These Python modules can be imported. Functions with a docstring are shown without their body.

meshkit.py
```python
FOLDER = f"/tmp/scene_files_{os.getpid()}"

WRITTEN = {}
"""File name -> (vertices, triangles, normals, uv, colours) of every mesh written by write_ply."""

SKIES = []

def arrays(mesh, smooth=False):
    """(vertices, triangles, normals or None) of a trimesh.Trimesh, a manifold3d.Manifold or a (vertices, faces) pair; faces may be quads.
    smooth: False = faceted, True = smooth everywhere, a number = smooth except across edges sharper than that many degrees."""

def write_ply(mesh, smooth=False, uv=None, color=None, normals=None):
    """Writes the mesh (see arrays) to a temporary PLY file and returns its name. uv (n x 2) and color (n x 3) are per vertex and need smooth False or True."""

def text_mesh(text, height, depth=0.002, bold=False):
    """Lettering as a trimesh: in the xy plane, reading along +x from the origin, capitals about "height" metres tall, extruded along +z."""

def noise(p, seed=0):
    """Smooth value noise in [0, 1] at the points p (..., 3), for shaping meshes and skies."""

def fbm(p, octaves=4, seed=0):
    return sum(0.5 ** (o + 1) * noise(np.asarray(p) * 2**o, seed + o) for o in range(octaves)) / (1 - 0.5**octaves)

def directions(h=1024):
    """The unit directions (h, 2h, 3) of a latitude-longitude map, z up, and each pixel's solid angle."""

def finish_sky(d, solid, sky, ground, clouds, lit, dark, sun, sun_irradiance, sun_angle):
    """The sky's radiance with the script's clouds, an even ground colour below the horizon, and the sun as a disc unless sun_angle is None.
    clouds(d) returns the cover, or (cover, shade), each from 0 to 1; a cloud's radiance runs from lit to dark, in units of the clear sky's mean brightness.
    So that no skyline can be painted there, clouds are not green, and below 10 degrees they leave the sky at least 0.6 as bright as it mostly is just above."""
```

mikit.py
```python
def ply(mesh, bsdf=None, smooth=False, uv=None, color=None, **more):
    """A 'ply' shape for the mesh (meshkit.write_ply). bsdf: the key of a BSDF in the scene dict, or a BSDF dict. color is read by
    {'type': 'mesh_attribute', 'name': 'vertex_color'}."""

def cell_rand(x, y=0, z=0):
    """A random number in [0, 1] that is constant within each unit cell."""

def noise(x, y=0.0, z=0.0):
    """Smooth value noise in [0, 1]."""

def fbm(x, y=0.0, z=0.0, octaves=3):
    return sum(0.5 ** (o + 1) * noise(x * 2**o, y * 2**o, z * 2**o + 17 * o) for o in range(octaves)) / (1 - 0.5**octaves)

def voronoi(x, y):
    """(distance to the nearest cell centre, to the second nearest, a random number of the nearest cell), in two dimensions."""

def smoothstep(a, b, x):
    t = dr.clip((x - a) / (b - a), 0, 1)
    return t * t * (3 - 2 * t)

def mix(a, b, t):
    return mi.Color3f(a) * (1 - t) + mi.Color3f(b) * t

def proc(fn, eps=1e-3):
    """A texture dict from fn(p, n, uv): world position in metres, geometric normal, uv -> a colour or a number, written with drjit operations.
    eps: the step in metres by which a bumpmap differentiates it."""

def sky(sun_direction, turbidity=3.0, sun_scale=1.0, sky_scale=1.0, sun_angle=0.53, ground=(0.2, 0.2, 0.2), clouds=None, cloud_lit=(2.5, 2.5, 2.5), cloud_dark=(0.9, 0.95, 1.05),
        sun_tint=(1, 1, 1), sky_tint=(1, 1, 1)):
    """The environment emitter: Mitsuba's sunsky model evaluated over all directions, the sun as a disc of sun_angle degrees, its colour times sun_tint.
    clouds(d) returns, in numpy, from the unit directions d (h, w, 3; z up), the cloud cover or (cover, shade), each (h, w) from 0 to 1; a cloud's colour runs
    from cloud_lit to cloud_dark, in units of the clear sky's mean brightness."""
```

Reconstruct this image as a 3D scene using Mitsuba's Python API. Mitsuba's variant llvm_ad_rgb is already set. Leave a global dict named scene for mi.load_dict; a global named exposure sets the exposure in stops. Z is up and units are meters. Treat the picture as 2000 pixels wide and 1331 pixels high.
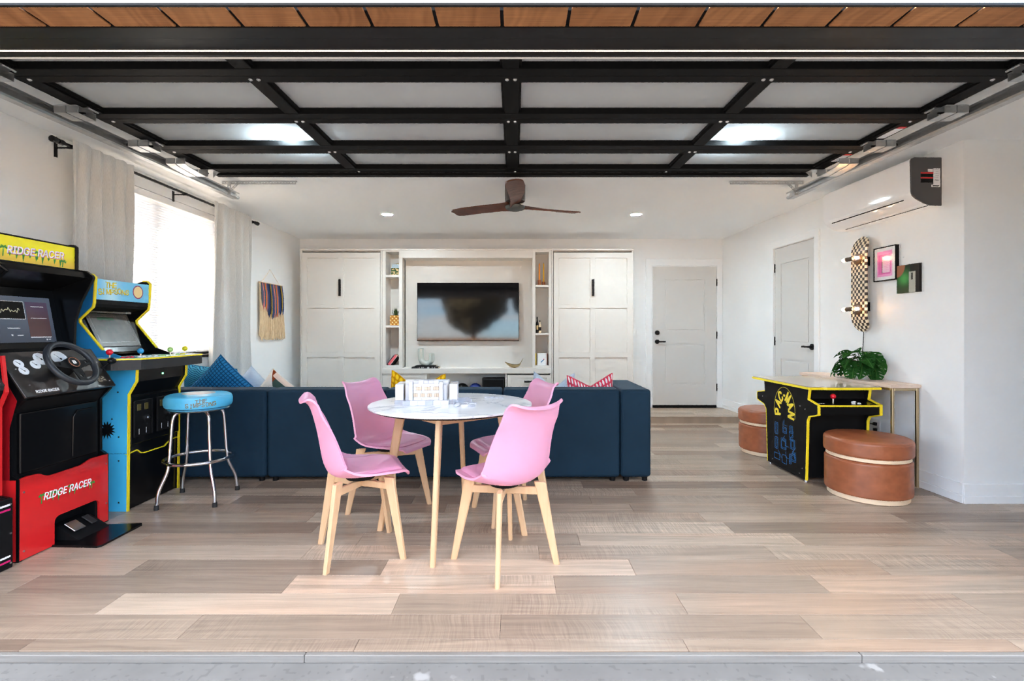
import math, random
import numpy as np
import trimesh
import mitsuba as mi
import drjit as dr
import manifold3d as m3
from shapely.geometry import Polygon, Point, LineString, box as sbox
from shapely import affinity
from shapely.ops import unary_union
import mikit, meshkit
from mikit import proc, noise, fbm, voronoi, cell_rand, smoothstep, mix

scene, labels = {}, {}
T = mi.ScalarTransform4f
RNG = random.Random(7)

# ---------------------------------------------------------------- camera, sky, exposure
EYE = 1.214
scene['camera'] = {
    'type': 'perspective', 'fov_axis': 'x', 'fov': 2 * math.degrees(math.atan(1000 / 965.0)),
    'principal_point_offset_x': -0.003, 'principal_point_offset_y': 0.01465,
    'near_clip': 0.05, 'far_clip': 400.0,
    'to_world': T().look_at(origin=[0, 0, EYE], target=[0, 1, EYE], up=[0, 0, 1]),
}


def clouds(d):
    q = d / np.maximum(d[..., 2:3], 0.06)
    c = meshkit.fbm(np.stack([q[..., 0] * 0.5, q[..., 1] * 0.5, q[..., 0] * 0 + 3.1], -1), 5, 3)
    return np.clip((c - 0.42) * 4.0, 0, 1)


scene['sky'] = mikit.sky([-0.62, 0.50, 0.62], turbidity=3.0, sun_scale=1.0, sky_scale=1.0, ground=(0.42, 0.37, 0.33),
                         clouds=clouds, cloud_lit=(2.1, 2.05, 2.0), cloud_dark=(1.3, 1.3, 1.35), sky_tint=(0.92, 1.0, 1.03))
exposure = 4.83
LED_POWER = 8.3


# ---------------------------------------------------------------- naming
def uniq(key):
    if key not in scene and key not in labels and not any(k.startswith(key + '__') for k in scene):
        return key
    i = 1
    while True:
        k = f'{key}_{i:03d}'
        if k not in scene and k not in labels and not any(q.startswith(k + '__') for q in scene):
            return k
        i += 1


def mark(key, label=None, cat=None, group=None, kind=None):
    d = labels.setdefault(key, {})
    for a, b in (('label', label), ('category', cat), ('group', group), ('kind', kind)):
        if b:
            d[a] = b
    return key


def thing(name, label, cat, group=None, kind=None):
    return mark(uniq(name), label, cat, group, kind)


def part(parent, name, mesh, mat, label=None, smooth=False, uv=None, kind=None, **more):
    key = uniq(f'{parent}__{name}')
    scene[key] = mikit.ply(mesh, mat, smooth=smooth, uv=uv, **more)
    if label or kind:
        mark(key, label, None, None, kind)
    return key


def single(name, mesh, mat, label, cat, group=None, kind=None, smooth=False, uv=None, **more):
    key = uniq(name)
    scene[key] = mikit.ply(mesh, mat, smooth=smooth, uv=uv, **more)
    return mark(key, label, cat, group, kind)


def struct(name, mesh, mat, label=None, smooth=False, **more):
    key = uniq(name)
    scene[key] = mikit.ply(mesh, mat, smooth=smooth, **more)
    return mark(key, label, None, None, 'structure')


# ---------------------------------------------------------------- mesh helpers
def cat(ms):
    ms = list(ms)
    return trimesh.util.concatenate(ms) if len(ms) > 1 else ms[0]


def hull(pts):
    h = trimesh.convex.convex_hull(np.asarray(pts, float))
    return h


def box(x0, x1, y0, y1, z0, z1, b=0.0):
    if x0 > x1: x0, x1 = x1, x0
    if y0 > y1: y0, y1 = y1, y0
    if z0 > z1: z0, z1 = z1, z0
    if b <= 0:
        m = trimesh.creation.box(extents=(x1 - x0, y1 - y0, z1 - z0))
        m.apply_translation(((x0 + x1) / 2, (y0 + y1) / 2, (z0 + z1) / 2))
        return m
    b = min(b, 0.45 * min(x1 - x0, y1 - y0, z1 - z0))
    pts = []
    for sx in (0, 1):
        for sy in (0, 1):
            for sz in (0, 1):
                p = [x1 if sx else x0, y1 if sy else y0, z1 if sz else z0]
                d = [-b if sx else b, -b if sy else b, -b if sz else b]
                for k in range(3):
                    q = list(p)
                    for j in range(3):
                        if j != k:
                            q[j] += d[j]
                    pts.append(q)
    return hull(pts)


_ICO = trimesh.creation.icosphere(subdivisions=2).vertices


def rbox(x0, x1, y0, y1, z0, z1, r):
    pts = []
    for x in (x0 + r, x1 - r):
        for y in (y0 + r, y1 - r):
            for z in (z0 + r, z1 - r):
                pts.append(_ICO * r + (x, y, z))
    return hull(np.vstack(pts))


def frame(origin, xd, yd):
    xd = np.asarray(xd, float) / np.linalg.norm(xd)
    yd = np.asarray(yd, float)
    yd = yd - xd * (yd @ xd)
    yd /= np.linalg.norm(yd)
    M = np.eye(4)
    M[:3, 0], M[:3, 1], M[:3, 2], M[:3, 3] = xd, yd, np.cross(xd, yd), origin
    return M


def xf(m, M):
    m = m.copy()
    m.apply_transform(M)
    return m


def rotz(a, loc=(0, 0, 0)):
    c, s = math.cos(a), math.sin(a)
    return np.array([[c, -s, 0, loc[0]], [s, c, 0, loc[1]], [0, 0, 1, loc[2]], [0, 0, 0, 1.0]])


def ext(poly, h):
    """shapely polygon -> extruded along +z from 0 to h"""
    gs = getattr(poly, 'geoms', [poly])
    return cat(trimesh.creation.extrude_polygon(g, h, engine='earcut') for g in gs if g.area > 1e-9)


def prism_xz(poly, y0, y1):
    """polygon in (x, z) extruded along y"""
    if not hasattr(poly, 'exterior') and not hasattr(poly, 'geoms'):
        poly = Polygon(poly)
    m = ext(poly.buffer(0), y1 - y0)
    M = np.array([[1, 0, 0, 0], [0, 0, -1, y1], [0, 1, 0, 0], [0, 0, 0, 1.0]])
    return xf(m, M)


def prism_yz(poly, x0, x1):
    if not hasattr(poly, 'exterior') and not hasattr(poly, 'geoms'):
        poly = Polygon(poly)
    m = ext(poly.buffer(0), x1 - x0)
    M = np.array([[0, 0, 1, x0], [1, 0, 0, 0], [0, 1, 0, 0], [0, 0, 0, 1.0]])
    return xf(m, M)


def prism_xy(poly, z0, z1):
    if not hasattr(poly, 'exterior') and not hasattr(poly, 'geoms'):
        poly = Polygon(poly)
    m = ext(poly.buffer(0), z1 - z0)
    m.apply_translation((0, 0, z0))
    return m


def cyl(p0, p1, r0, r1=None, n=20):
    r1 = r0 if r1 is None else r1
    p0, p1 = np.asarray(p0, float), np.asarray(p1, float)
    d = (p1 - p0) / np.linalg.norm(p1 - p0)
    a = np.cross(d, [0, 0, 1] if abs(d[2]) < 0.9 else [1, 0, 0])
    a /= np.linalg.norm(a)
    b = np.cross(d, a)
    t = np.arange(n) * 2 * np.pi / n
    ring = np.outer(np.cos(t), a) + np.outer(np.sin(t), b)
    v = np.vstack([p0 + ring * r0, p1 + ring * r1, [p0], [p1]])
    i = np.arange(n)
    j = (i + 1) % n
    f = np.vstack([np.stack([i, j, j + n], 1), np.stack([i, j + n, i + n], 1),
                   np.stack([j, i, i * 0 + 2 * n], 1), np.stack([i + n, j + n, i * 0 + 2 * n + 1], 1)])
    return trimesh.Trimesh(v, f, process=False)


def tube(pts, r, n=10, closed=False):
    pts = np.asarray(pts, float)
    k = len(pts)
    rr = np.broadcast_to(np.asarray(r, float), (k,))
    if closed:
        tan = np.roll(pts, -1, 0) - np.roll(pts, 1, 0)
    else:
        tan = np.gradient(pts, axis=0)
    tan /= np.linalg.norm(tan, axis=1, keepdims=True) + 1e-12
    a = np.cross(tan[0], [0, 0, 1] if abs(tan[0][2]) < 0.9 else [1, 0, 0])
    a /= np.linalg.norm(a)
    v = []
    t = np.arange(n) * 2 * np.pi / n
    for q in range(k):
        a = a - tan[q] * (a @ tan[q])
        a /= np.linalg.norm(a)
        b = np.cross(tan[q], a)
        v.append(pts[q] + rr[q] * (np.outer(np.cos(t), a) + np.outer(np.sin(t), b)))
    v = np.vstack(v)
    f = []
    i = np.arange(n)
    j = (i + 1) % n
    for q in range(k if closed else k - 1):
        o, o2 = q * n, ((q + 1) % k) * n
        f += [np.stack([o + i, o + j, o2 + j], 1), np.stack([o + i, o2 + j, o2 + i], 1)]
    if not closed:
        v = np.vstack([v, pts[:1], pts[-1:]])
        f += [np.stack([j, i, i * 0 + k * n], 1), np.stack([(k - 1) * n + i, (k - 1) * n + j, i * 0 + k * n + 1], 1)]
    return trimesh.Trimesh(v, np.vstack(f), process=False)


def lathe(prof, n=48, loc=(0, 0, 0)):
    prof = np.asarray(prof, float)
    t = np.arange(n) * 2 * np.pi / n
    v, f = [], []
    for r, z in prof:
        v.append(np.stack([r * np.cos(t), r * np.sin(t), t * 0 + z], 1))
    i = np.arange(n)
    j = (i + 1) % n
    for q in range(len(prof) - 1):
        o, o2 = q * n, (q + 1) * n
        f += [np.stack([o + i, o + j, o2 + j], 1), np.stack([o + i, o2 + j, o2 + i], 1)]
    m = trimesh.Trimesh(np.vstack(v) + np.asarray(loc, float), np.vstack(f), process=False)
    return m


def arc2(cx, cz, r, a0, a1, n=6):
    return [(cx + r * math.cos(math.radians(a0 + (a1 - a0) * k / n)), cz + r * math.sin(math.radians(a0 + (a1 - a0) * k / n))) for k in range(n + 1)]


def sphere(c, r, sub=3, scale=(1, 1, 1)):
    m = trimesh.creation.icosphere(subdivisions=sub)
    m.apply_scale(r)
    m.apply_transform(np.diag([*scale, 1.0]))
    m.apply_translation(c)
    return m


def torus(M, R, r, n=48, k=12):
    t = np.arange(n) * 2 * np.pi / n
    m = tube(np.stack([R * np.cos(t), R * np.sin(t), t * 0], 1), r, k, closed=True)
    return xf(m, M)


def grid_faces(nu, nv, o=0):
    i, j = np.meshgrid(np.arange(nu - 1), np.arange(nv - 1), indexing='ij')
    a = (i * nv + j).ravel() + o
    return np.vstack([np.stack([a, a + nv, a + nv + 1], 1), np.stack([a, a + nv + 1, a + 1], 1)])


def shell(P, thick):
    """closed thin sheet from a grid of points P (nu, nv, 3), thickness along the vertex normals"""
    nu, nv = P.shape[:2]
    du, dv = np.gradient(P, axis=0), np.gradient(P, axis=1)
    N = np.cross(du, dv)
    N /= np.linalg.norm(N, axis=2, keepdims=True) + 1e-12
    A, B = P + N * thick / 2, P - N * thick / 2
    f1 = grid_faces(nu, nv)
    f2 = grid_faces(nu, nv, nu * nv)[:, ::-1]
    idx = np.arange(nu * nv).reshape(nu, nv)
    loop = np.concatenate([idx[:-1, 0], idx[-1, :-1], idx[:0:-1, -1], idx[0, :0:-1]])
    nx = np.roll(loop, -1)
    o = nu * nv
    f3 = np.vstack([np.stack([loop, loop + o, nx + o], 1), np.stack([loop, nx + o, nx], 1)])
    return trimesh.Trimesh(np.vstack([A.reshape(-1, 3), B.reshape(-1, 3)]), np.vstack([f1, f2, f3]), process=False)


def beam(p0, p1, w0, t0, w1=None, t1=None, side=(0, 0, 1)):
    """tapered rectangular bar; w along 'side', t across"""
    w1 = w0 if w1 is None else w1
    t1 = t0 if t1 is None else t1
    p0, p1 = np.asarray(p0, float), np.asarray(p1, float)
    d = (p1 - p0) / np.linalg.norm(p1 - p0)
    s = np.asarray(side, float)
    s = s - d * (s @ d)
    s /= np.linalg.norm(s)
    q = np.cross(d, s)
    pts = []
    for p, w, t in ((p0, w0, t0), (p1, w1, t1)):
        c = 0.18 * min(w, t)
        for a in (-1, 1):
            for b in (-1, 1):
                pts.append(p + s * a * (w / 2 - c) + q * b * t / 2)
                pts.append(p + s * a * w / 2 + q * b * (t / 2 - c))
    return hull(pts)


def leg_to_floor(p0, p1, w0, t0, w1, t1, side):
    """like beam, with the lower end cut level at z = p1.z"""
    p0, p1 = np.asarray(p0, float), np.asarray(p1, float)
    s = np.asarray(side, float)
    s = s / np.linalg.norm(s)
    d = p1 - p0
    q = np.cross(d / np.linalg.norm(d), s)
    q[2] = 0
    s = np.array([s[0], s[1], 0.0])
    s /= np.linalg.norm(s)
    q /= np.linalg.norm(q)
    pts = []
    for p, w, t in ((p0, w0, t0), (p1, w1, t1)):
        c = 0.2 * min(w, t)
        for a in (-1, 1):
            for b in (-1, 1):
                pts.append(p + s * a * (w / 2 - c) + q * b * t / 2)
                pts.append(p + s * a * w / 2 + q * b * (t / 2 - c))
    return hull(pts)


def text(s, height, M, depth=0.0015, bold=True, shear=0.0, width=None):
    m = meshkit.text_mesh(s, height, depth, bold)
    if shear:
        m.vertices[:, 0] += shear * m.vertices[:, 1]
    if width:
        x0, x1 = m.vertices[:, 0].min(), m.vertices[:, 0].max()
        m.vertices[:, 0] = (m.vertices[:, 0] - x0) * width / (x1 - x0)
    return xf(m, M)


def mani(m):
    return m3.Manifold(m3.Mesh(np.asarray(m.vertices, np.float32), np.asarray(m.faces, np.uint32)))


def bool_diff(a, *bs):
    a.merge_vertices()
    r = mani(a)
    for b in bs:
        b.merge_vertices()
        r = r - mani(b)
    q = r.to_mesh()
    return trimesh.Trimesh(q.vert_properties[:, :3], q.tri_verts, process=False)


# ---------------------------------------------------------------- materials
def C(r, g, b):
    return [((v / 255 + 0.055) / 1.055) ** 2.4 if v > 10 else v / 255 / 12.92 for v in (r, g, b)]


def P(name, col, rough=0.5, two=False, **kw):
    d = {'type': 'principled', 'roughness': float(rough), 'specular': float(kw.pop('spec', 0.5))}
    d['base_color'] = {'type': 'rgb', 'value': [float(x) for x in col]} if isinstance(col, (list, tuple)) else col
    for k, v in kw.items():
        d[k] = v
    scene['mat_' + name] = {'type': 'twosided', 'bsdf': d} if two else d
    return 'mat_' + name


def V(x):
    return mi.Color3f(*[float(a) for a in x])


WALL = P('wall', (0.818, 0.828, 0.828), 0.6, spec=0.25)
CEIL = P('ceiling', (0.765, 0.785, 0.795), 0.75, spec=0.2)
TRIM = P('trim', (0.82, 0.832, 0.838), 0.35)
CAB = P('cabinet_paint', (0.71, 0.672, 0.625), 0.42)
CABIN = P('cabinet_inside', (0.66, 0.63, 0.59), 0.5)
DOORP = P('door_paint', (0.62, 0.605, 0.585), 0.4)
BLACK = P('black_metal', (0.006, 0.006, 0.0065), 0.4, spec=0.25)
BLACKM = P('black_matte', (0.005, 0.005, 0.0055), 0.6, spec=0.15)
DARKFRAME = P('door_frame_black', (0.0035, 0.0036, 0.004), 0.6, spec=0.10)
BLACKG = P('black_gloss', (0.0035, 0.0035, 0.004), 0.2, spec=0.25)
CHAR = P('charcoal', (0.022, 0.022, 0.023), 0.45, spec=0.3)
GALV = P('galvanised', proc(lambda p, n, uv: mix((0.42, 0.44, 0.45), (0.62, 0.63, 0.64), fbm(p.x * 40, p.y * 40, p.z * 40))), 0.34, metallic=0.9)
CHROME = P('chrome', (0.82, 0.82, 0.84), 0.06, metallic=1.0)
STEEL = P('steel', (0.6, 0.6, 0.62), 0.3, metallic=1.0)
BRASS = P('brass', (0.50, 0.39, 0.24), 0.3, metallic=0.9)
WHITEP = P('white_plastic', (0.86, 0.86, 0.86), 0.28)
WHITEG = P('white_gloss', (0.86, 0.865, 0.875), 0.07)
YELLOW = P('yellow_edge', C(246, 220, 40), 0.35)
YELP = P('yellow_print', C(240, 214, 60), 0.5)
PINKPL = P('pink_plastic', C(215, 150, 178), 0.45)
PINKPAD = P('pink_pad', C(210, 142, 172), 0.45)
REDP = P('red_print', C(205, 34, 38), 0.3)
REDD = P('red_dark', C(150, 14, 24), 0.4)
GREENP = P('green_print', C(60, 130, 50), 0.5)
WHITEPR = P('white_print', (0.86, 0.84, 0.84), 0.5)
BLUEPR = P('maze_blue', C(30, 105, 165), 0.5)
RED_BALL = P('red_ball', C(214, 20, 44), 0.18)
BLUE_BALL = P('blue_ball', C(40, 150, 205), 0.18)
GREEN_BALL = P('green_ball', C(165, 205, 120), 0.18)
YEL_BALL = P('yellow_ball', C(222, 205, 30), 0.18)
CREAM = P('cream_wood', C(232, 210, 180), 0.45)
RUBBER = P('rubber', (0.015, 0.015, 0.015), 0.7)


def wood_fn(a, b, axis=0, sc=1.0):
    def fn(p, n, uv):
        q = [p.x, p.y, p.z]
        l = q[axis]
        u, v = [q[k] for k in range(3) if k != axis]
        g = fbm(u * 60 * sc + fbm(l * 2, u * 9, v * 9) * 3, v * 60 * sc, l * 3 * sc)
        h = noise(u * 350, v * 350, l * 8)
        return mix(a, b, dr.clip(g * 0.9 + h * 0.25 - 0.1, 0, 1))
    return fn


BEECH = P('beech', proc(wood_fn(C(200, 160, 120), C(216, 182, 144), 2, 0.7)), 0.42)
WALNUT = P('walnut', proc(wood_fn(C(62, 34, 26), C(108, 66, 50), 0, 1.0)), 0.4)
PALEWOOD = P('pale_wood', proc(wood_fn(C(206, 182, 164), C(226, 206, 190), 1, 0.7)), 0.45)


def leather_fn(p, n, uv):
    g = fbm(p.x * 22, p.y * 22, p.z * 22)
    return mix(C(136, 76, 48), C(166, 98, 66), g)


LEATHER = P('leather', proc(leather_fn), 0.34, clearcoat=0.15, clearcoat_gloss=0.6)


def navy_fn(p, n, uv):
    w = noise(p.x * 420, p.y * 420, p.z * 420)
    g = fbm(p.x * 6, p.y * 6, p.z * 6)
    return mix(C(11, 32, 46), C(28, 56, 76), dr.clip(0.25 + 0.4 * w + 0.3 * (g - 0.5), 0, 1))


NAVY = P('navy_fabric', proc(navy_fn), 0.8, spec=0.2, sheen=0.4)


def linen_fn(p, n, uv):
    w = noise(p.x * 500, p.y * 500, p.z * 60)
    return mix((0.57, 0.565, 0.545), (0.66, 0.655, 0.635), w)


CURT = P('curtain_linen', proc(linen_fn), 0.85, spec=0.15, two=True)
scene['mat_blind'] = {'type': 'principledthin', 'base_color': {'type': 'rgb', 'value': [0.90, 0.91, 0.93]}, 'roughness': 0.6, 'diff_trans': 0.72, 'spec_trans': 0.0}
scene['mat_frosted'] = {'type': 'principledthin', 'base_color': {'type': 'rgb', 'value': [0.74, 0.765, 0.78]}, 'roughness': 0.35, 'diff_trans': 1.35, 'spec_trans': 0.0}
scene['mat_pane'] = {'type': 'thindielectric', 'int_ior': 1.5}
scene['mat_glass'] = {'type': 'thindielectric', 'int_ior': 1.5}

# ================================================================ STRUCTURE
XL, YB, CZ = -3.15, 7.228, 2.555
Y0 = 1.871
# right wall runs slightly askew: from (3.15, 3.466) to (3.03, 7.228)
RW = frame((3.15, 3.466, 0), (-0.12, 3.762, 0), (-3.762, -0.12, 0))   # local: s along the wall, n into the room, z up


def rw(m):
    return xf(m, RW)


def floor_fn(p, n, uv):
    tone = uv.x
    o = uv.y * 40
    warp = fbm(p.x * 1.3 + o, p.y * 7, o)
    g = fbm(p.x * 2.2 + o, p.y * 55 + warp * 5, o, 4)
    fine = noise(p.x * 14 + o, p.y * 420, o)
    saw = noise(p.x * 260 + noise(p.x * 3, p.y * 10) * 8, p.y * 9 + o, o)
    patch = smoothstep(0.52, 0.75, noise(p.x * 1.7 + o, p.y * 5, 3 + o))
    base = mix(C(124, 107, 94), C(192, 173, 154), tone)
    base = base * (0.66 + 0.62 * g + 0.16 * (fine - 0.5))
    red = smoothstep(0.55, 0.8, noise(p.x * 1.1 + o, p.y * 4, 9))
    base = base * mix((1, 1, 1), (1.05, 0.96, 0.92), red * 0.8)
    return base * (1 + 0.42 * patch * (saw - 0.45))


FLOORM = P('floor_plank', proc(floor_fn), 0.34, spec=0.45)
GROUT = P('floor_base', (0.10, 0.085, 0.075), 0.8)

struct('floor', box(-3.3, 4.45, 1.872, 7.35, -0.14, -0.006), GROUT, 'floor of long greyish brown wood planks running across the room')
rr = random.Random(11)
starts = {1: -1.33, 2: -1.80, 3: -1.08, 4: -0.67, 5: 0.13, 6: -0.9}
row, y = 0, Y0
while y < YB - 0.01:
    y1 = min(1.943 if row == 0 else y + 0.1690, YB)
    xr = 4.3 if y1 <= 3.52 else 3.15
    L = 1.27
    x = starts.get(row, rr.uniform(-1.2, 0.1))
    while x > -3.15:
        x -= L
    while x < xr:
        a, b = max(x, -3.15), min(x + L, xr)
        x += L
        if b - a < 0.03:
            continue
        m = box(a + 0.0006, b - 0.0006, y + 0.0006, y1 - 0.0006, -0.006, 0.0, 0.0009)
        tone = min(1, max(0, rr.gauss(0.48, 0.21)))
        if row == 2: tone = 0.9 if abs(a + 1.80) < 0.1 else 0.45 + 0.1 * (tone - 0.5)
        uvs = np.tile([[tone, rr.random()]], (len(m.vertices), 1))
        part('floor', 'plank', m, FLOORM, uv=uvs)
    y = y1
    row += 1
# nosing strip and concrete apron in front of the floor edge
NOSE = P('nosing', proc(lambda p, n, uv: mix(C(118, 114, 110), C(140, 138, 135), fbm(p.x * 3, p.z * 160, 4))), 0.5)
for a, b in ((-4.3, -0.79), (-0.79, 1.30), (1.30, 4.3)):
    part('floor', 'edge_nosing', box(a + 0.001, b - 0.001, 1.850, 1.871, -0.034, -0.003, 0.003), NOSE)


def concrete_fn(p, n, uv):
    g = fbm(p.x * 5, p.y * 5, 1, 5)
    s = smoothstep(0.62, 0.75, noise(p.x * 16, p.y * 16, 5))
    c = mix(C(112, 111, 110), C(134, 133, 132), g)
    d = smoothstep(0.78, 0.9, noise(p.x * 60, p.y * 60, 2))
    white = smoothstep(0.74, 0.82, fbm(p.x * 9 + 3, p.y * 9, 8, 4))
    return mix(c * (1 - 0.15 * d), (0.40, 0.40, 0.40), white * 0.8)


CONC = P('concrete', proc(concrete_fn), 0.8, spec=0.25)
struct('driveway', box(-14, 14, -9, 1.871, -0.16, -0.034), CONC, 'grey concrete apron in front of the raised wood floor')
EARTH = P('earth', (0.20, 0.155, 0.115), 0.95)
struct('ground', box(-90, 90, -90, 90, -0.32, -0.161), EARTH)

# walls
def room_wall_left():
    w = box(XL - 0.16, XL, 1.70, 7.40, -0.13, 2.70)
    return bool_diff(w, box(XL - 0.5, XL + 0.5, 3.70, 5.27, 0.97, 2.42))


struct('wall_left', room_wall_left(), WALL, 'white painted left wall with the window in it')
struct('wall_back', box(-3.31, 3.3, YB, YB + 0.16, -0.13, 2.70), WALL, 'white painted back wall of the room')
rwall = rw(bool_diff(box(0.0, 3.80, -0.16, 0, -0.13, 2.70), box(1.630, 2.392, -0.5, 0.5, 0.085, 2.178)))
struct('wall_right', rwall, WALL, 'white painted right wall behind the console table')
struct('wall_return', box(3.1501, 4.46, 3.466, 3.60, -0.13, 2.70), WALL, 'white wall section facing the front at the far right')
struct('wall_side', box(4.3, 4.46, 1.70, 3.60, -0.13, 2.70), WALL)
struct('ceiling', box(-3.31, 4.46, 2.20, 7.40, CZ, CZ + 0.04), CEIL, 'smooth white ceiling with recessed lights')
STUCCO = P('stucco', (0.62, 0.60, 0.57), 0.9)
fw = cat([box(-3.4, -2.56, 1.72, 1.85, -0.13, 2.268), box(2.52, 4.6, 1.72, 1.85, -0.13, 2.268),
          box(-3.4, 4.6, 1.885, 1.93, 2.275, 2.43)])
struct('wall_front', fw, STUCCO)
# roof: thin edge over the soffit, rising back
ROOF = P('roof', (0.12, 0.11, 0.105), 0.85)
rz = lambda yy: 2.300 + 0.60 * (yy - 1.604)
roofm = prism_yz([(1.642, 2.2905), (1.642, 2.296), (2.25, 2.662), (7.55, 2.90), (7.55, 2.70), (2.25, 2.645), (1.985, 2.497), (1.90, 2.435), (1.885, 2.30)], -3.75, 4.9)
struct('roof', roofm, ROOF)
struct('fascia', box(-3.75, 4.9, 1.596, 1.6065, 2.2655, 2.2735), BLACK, 'thin black metal edge above the wood soffit')
# soffit planks
def cedar_fn(p, n, uv):
    o = uv.y * 30
    g = fbm(p.x * 18 + o, p.y * 4 + o, o, 4)
    w = noise((p.x + 0.25 * p.y) * 70 + fbm(p.x * 6, p.y * 6, o) * 6, o, 1)
    c = mix(C(104, 66, 40), C(152, 108, 72), dr.clip(0.55 * g + 0.45 * w + 0.25 * (uv.x - 0.5), 0, 1))
    s = noise(p.x * 9 + o, p.y * 330, 1)
    return c * (0.86 + 0.26 * s)


CEDAR = P('cedar', proc(cedar_fn), 0.7, spec=0.2)
struct('soffit', box(-3.7, 4.8, 1.642, 1.72, 2.279, 2.290), BLACKM, 'soffit of brown wood boards along the top edge')
PW = 0.2255
for k in range(-15, 15):
    a = (475 - 1006) * 1.72 / 965 + k * PW
    m = box(a + 0.006, a + PW - 0.006, 1.608, 1.7185, 2.271, 2.2785, 0.002)
    if abs(a) < 3.6:
        part('soffit', 'plank', m, CEDAR, uv=np.tile([[RNG.random(), RNG.random()]], (len(m.vertices), 1)))
HEAD = P('header_black', (0.006, 0.0062, 0.0068), 0.4, spec=0.25)
struct('trim_header', cat([box(-2.56, 2.52, 1.72, 1.784, 2.268, 2.325), box(-2.56, 2.52, 1.787, 1.858, 2.2695, 2.365)]), HEAD, 'black header trim across the garage opening')
struct('trim_seal', box(-2.56, 2.52, 1.858, 1.8685, 2.266, 2.32, 0.003), WHITEP, 'thin white weather seal along the black header')
struct('trim_angle', box(-2.56, 2.52, 1.869, 1.884, 2.2575, 2.32), HEAD)

# baseboards
def baseb(x0, x1, t=0.014):
    return cat([box(x0, x1, 0, t, 0.0, 0.055, 0.002), box(x0, x1, 0, t * 0.7, 0.055, 0.140, 0.003)])


struct('baseboard_right', cat([rw(baseb(0.0, 1.57)), rw(baseb(2.45, 3.008)), rw(xf(baseb(3.008, 3.76), np.array([[1, 0, 0, 0], [0, 1, 0, 0], [0, 0, 1, 0.087], [0, 0, 0, 1.0]])))]), TRIM, 'white baseboard along the right wall')
bb = xf(baseb(0, 1.15), frame((4.29, 3.466, 0), (-1, 0, 0), (0, -1, 0)))
struct('baseboard_return', bb, TRIM, 'white baseboard on the wall section facing the front')
bb = xf(baseb(0, 5.30), frame((XL, 7.22, 0), (0, -1, 0), (1, 0, 0)))
struct('baseboard_left', bb, TRIM)

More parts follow.
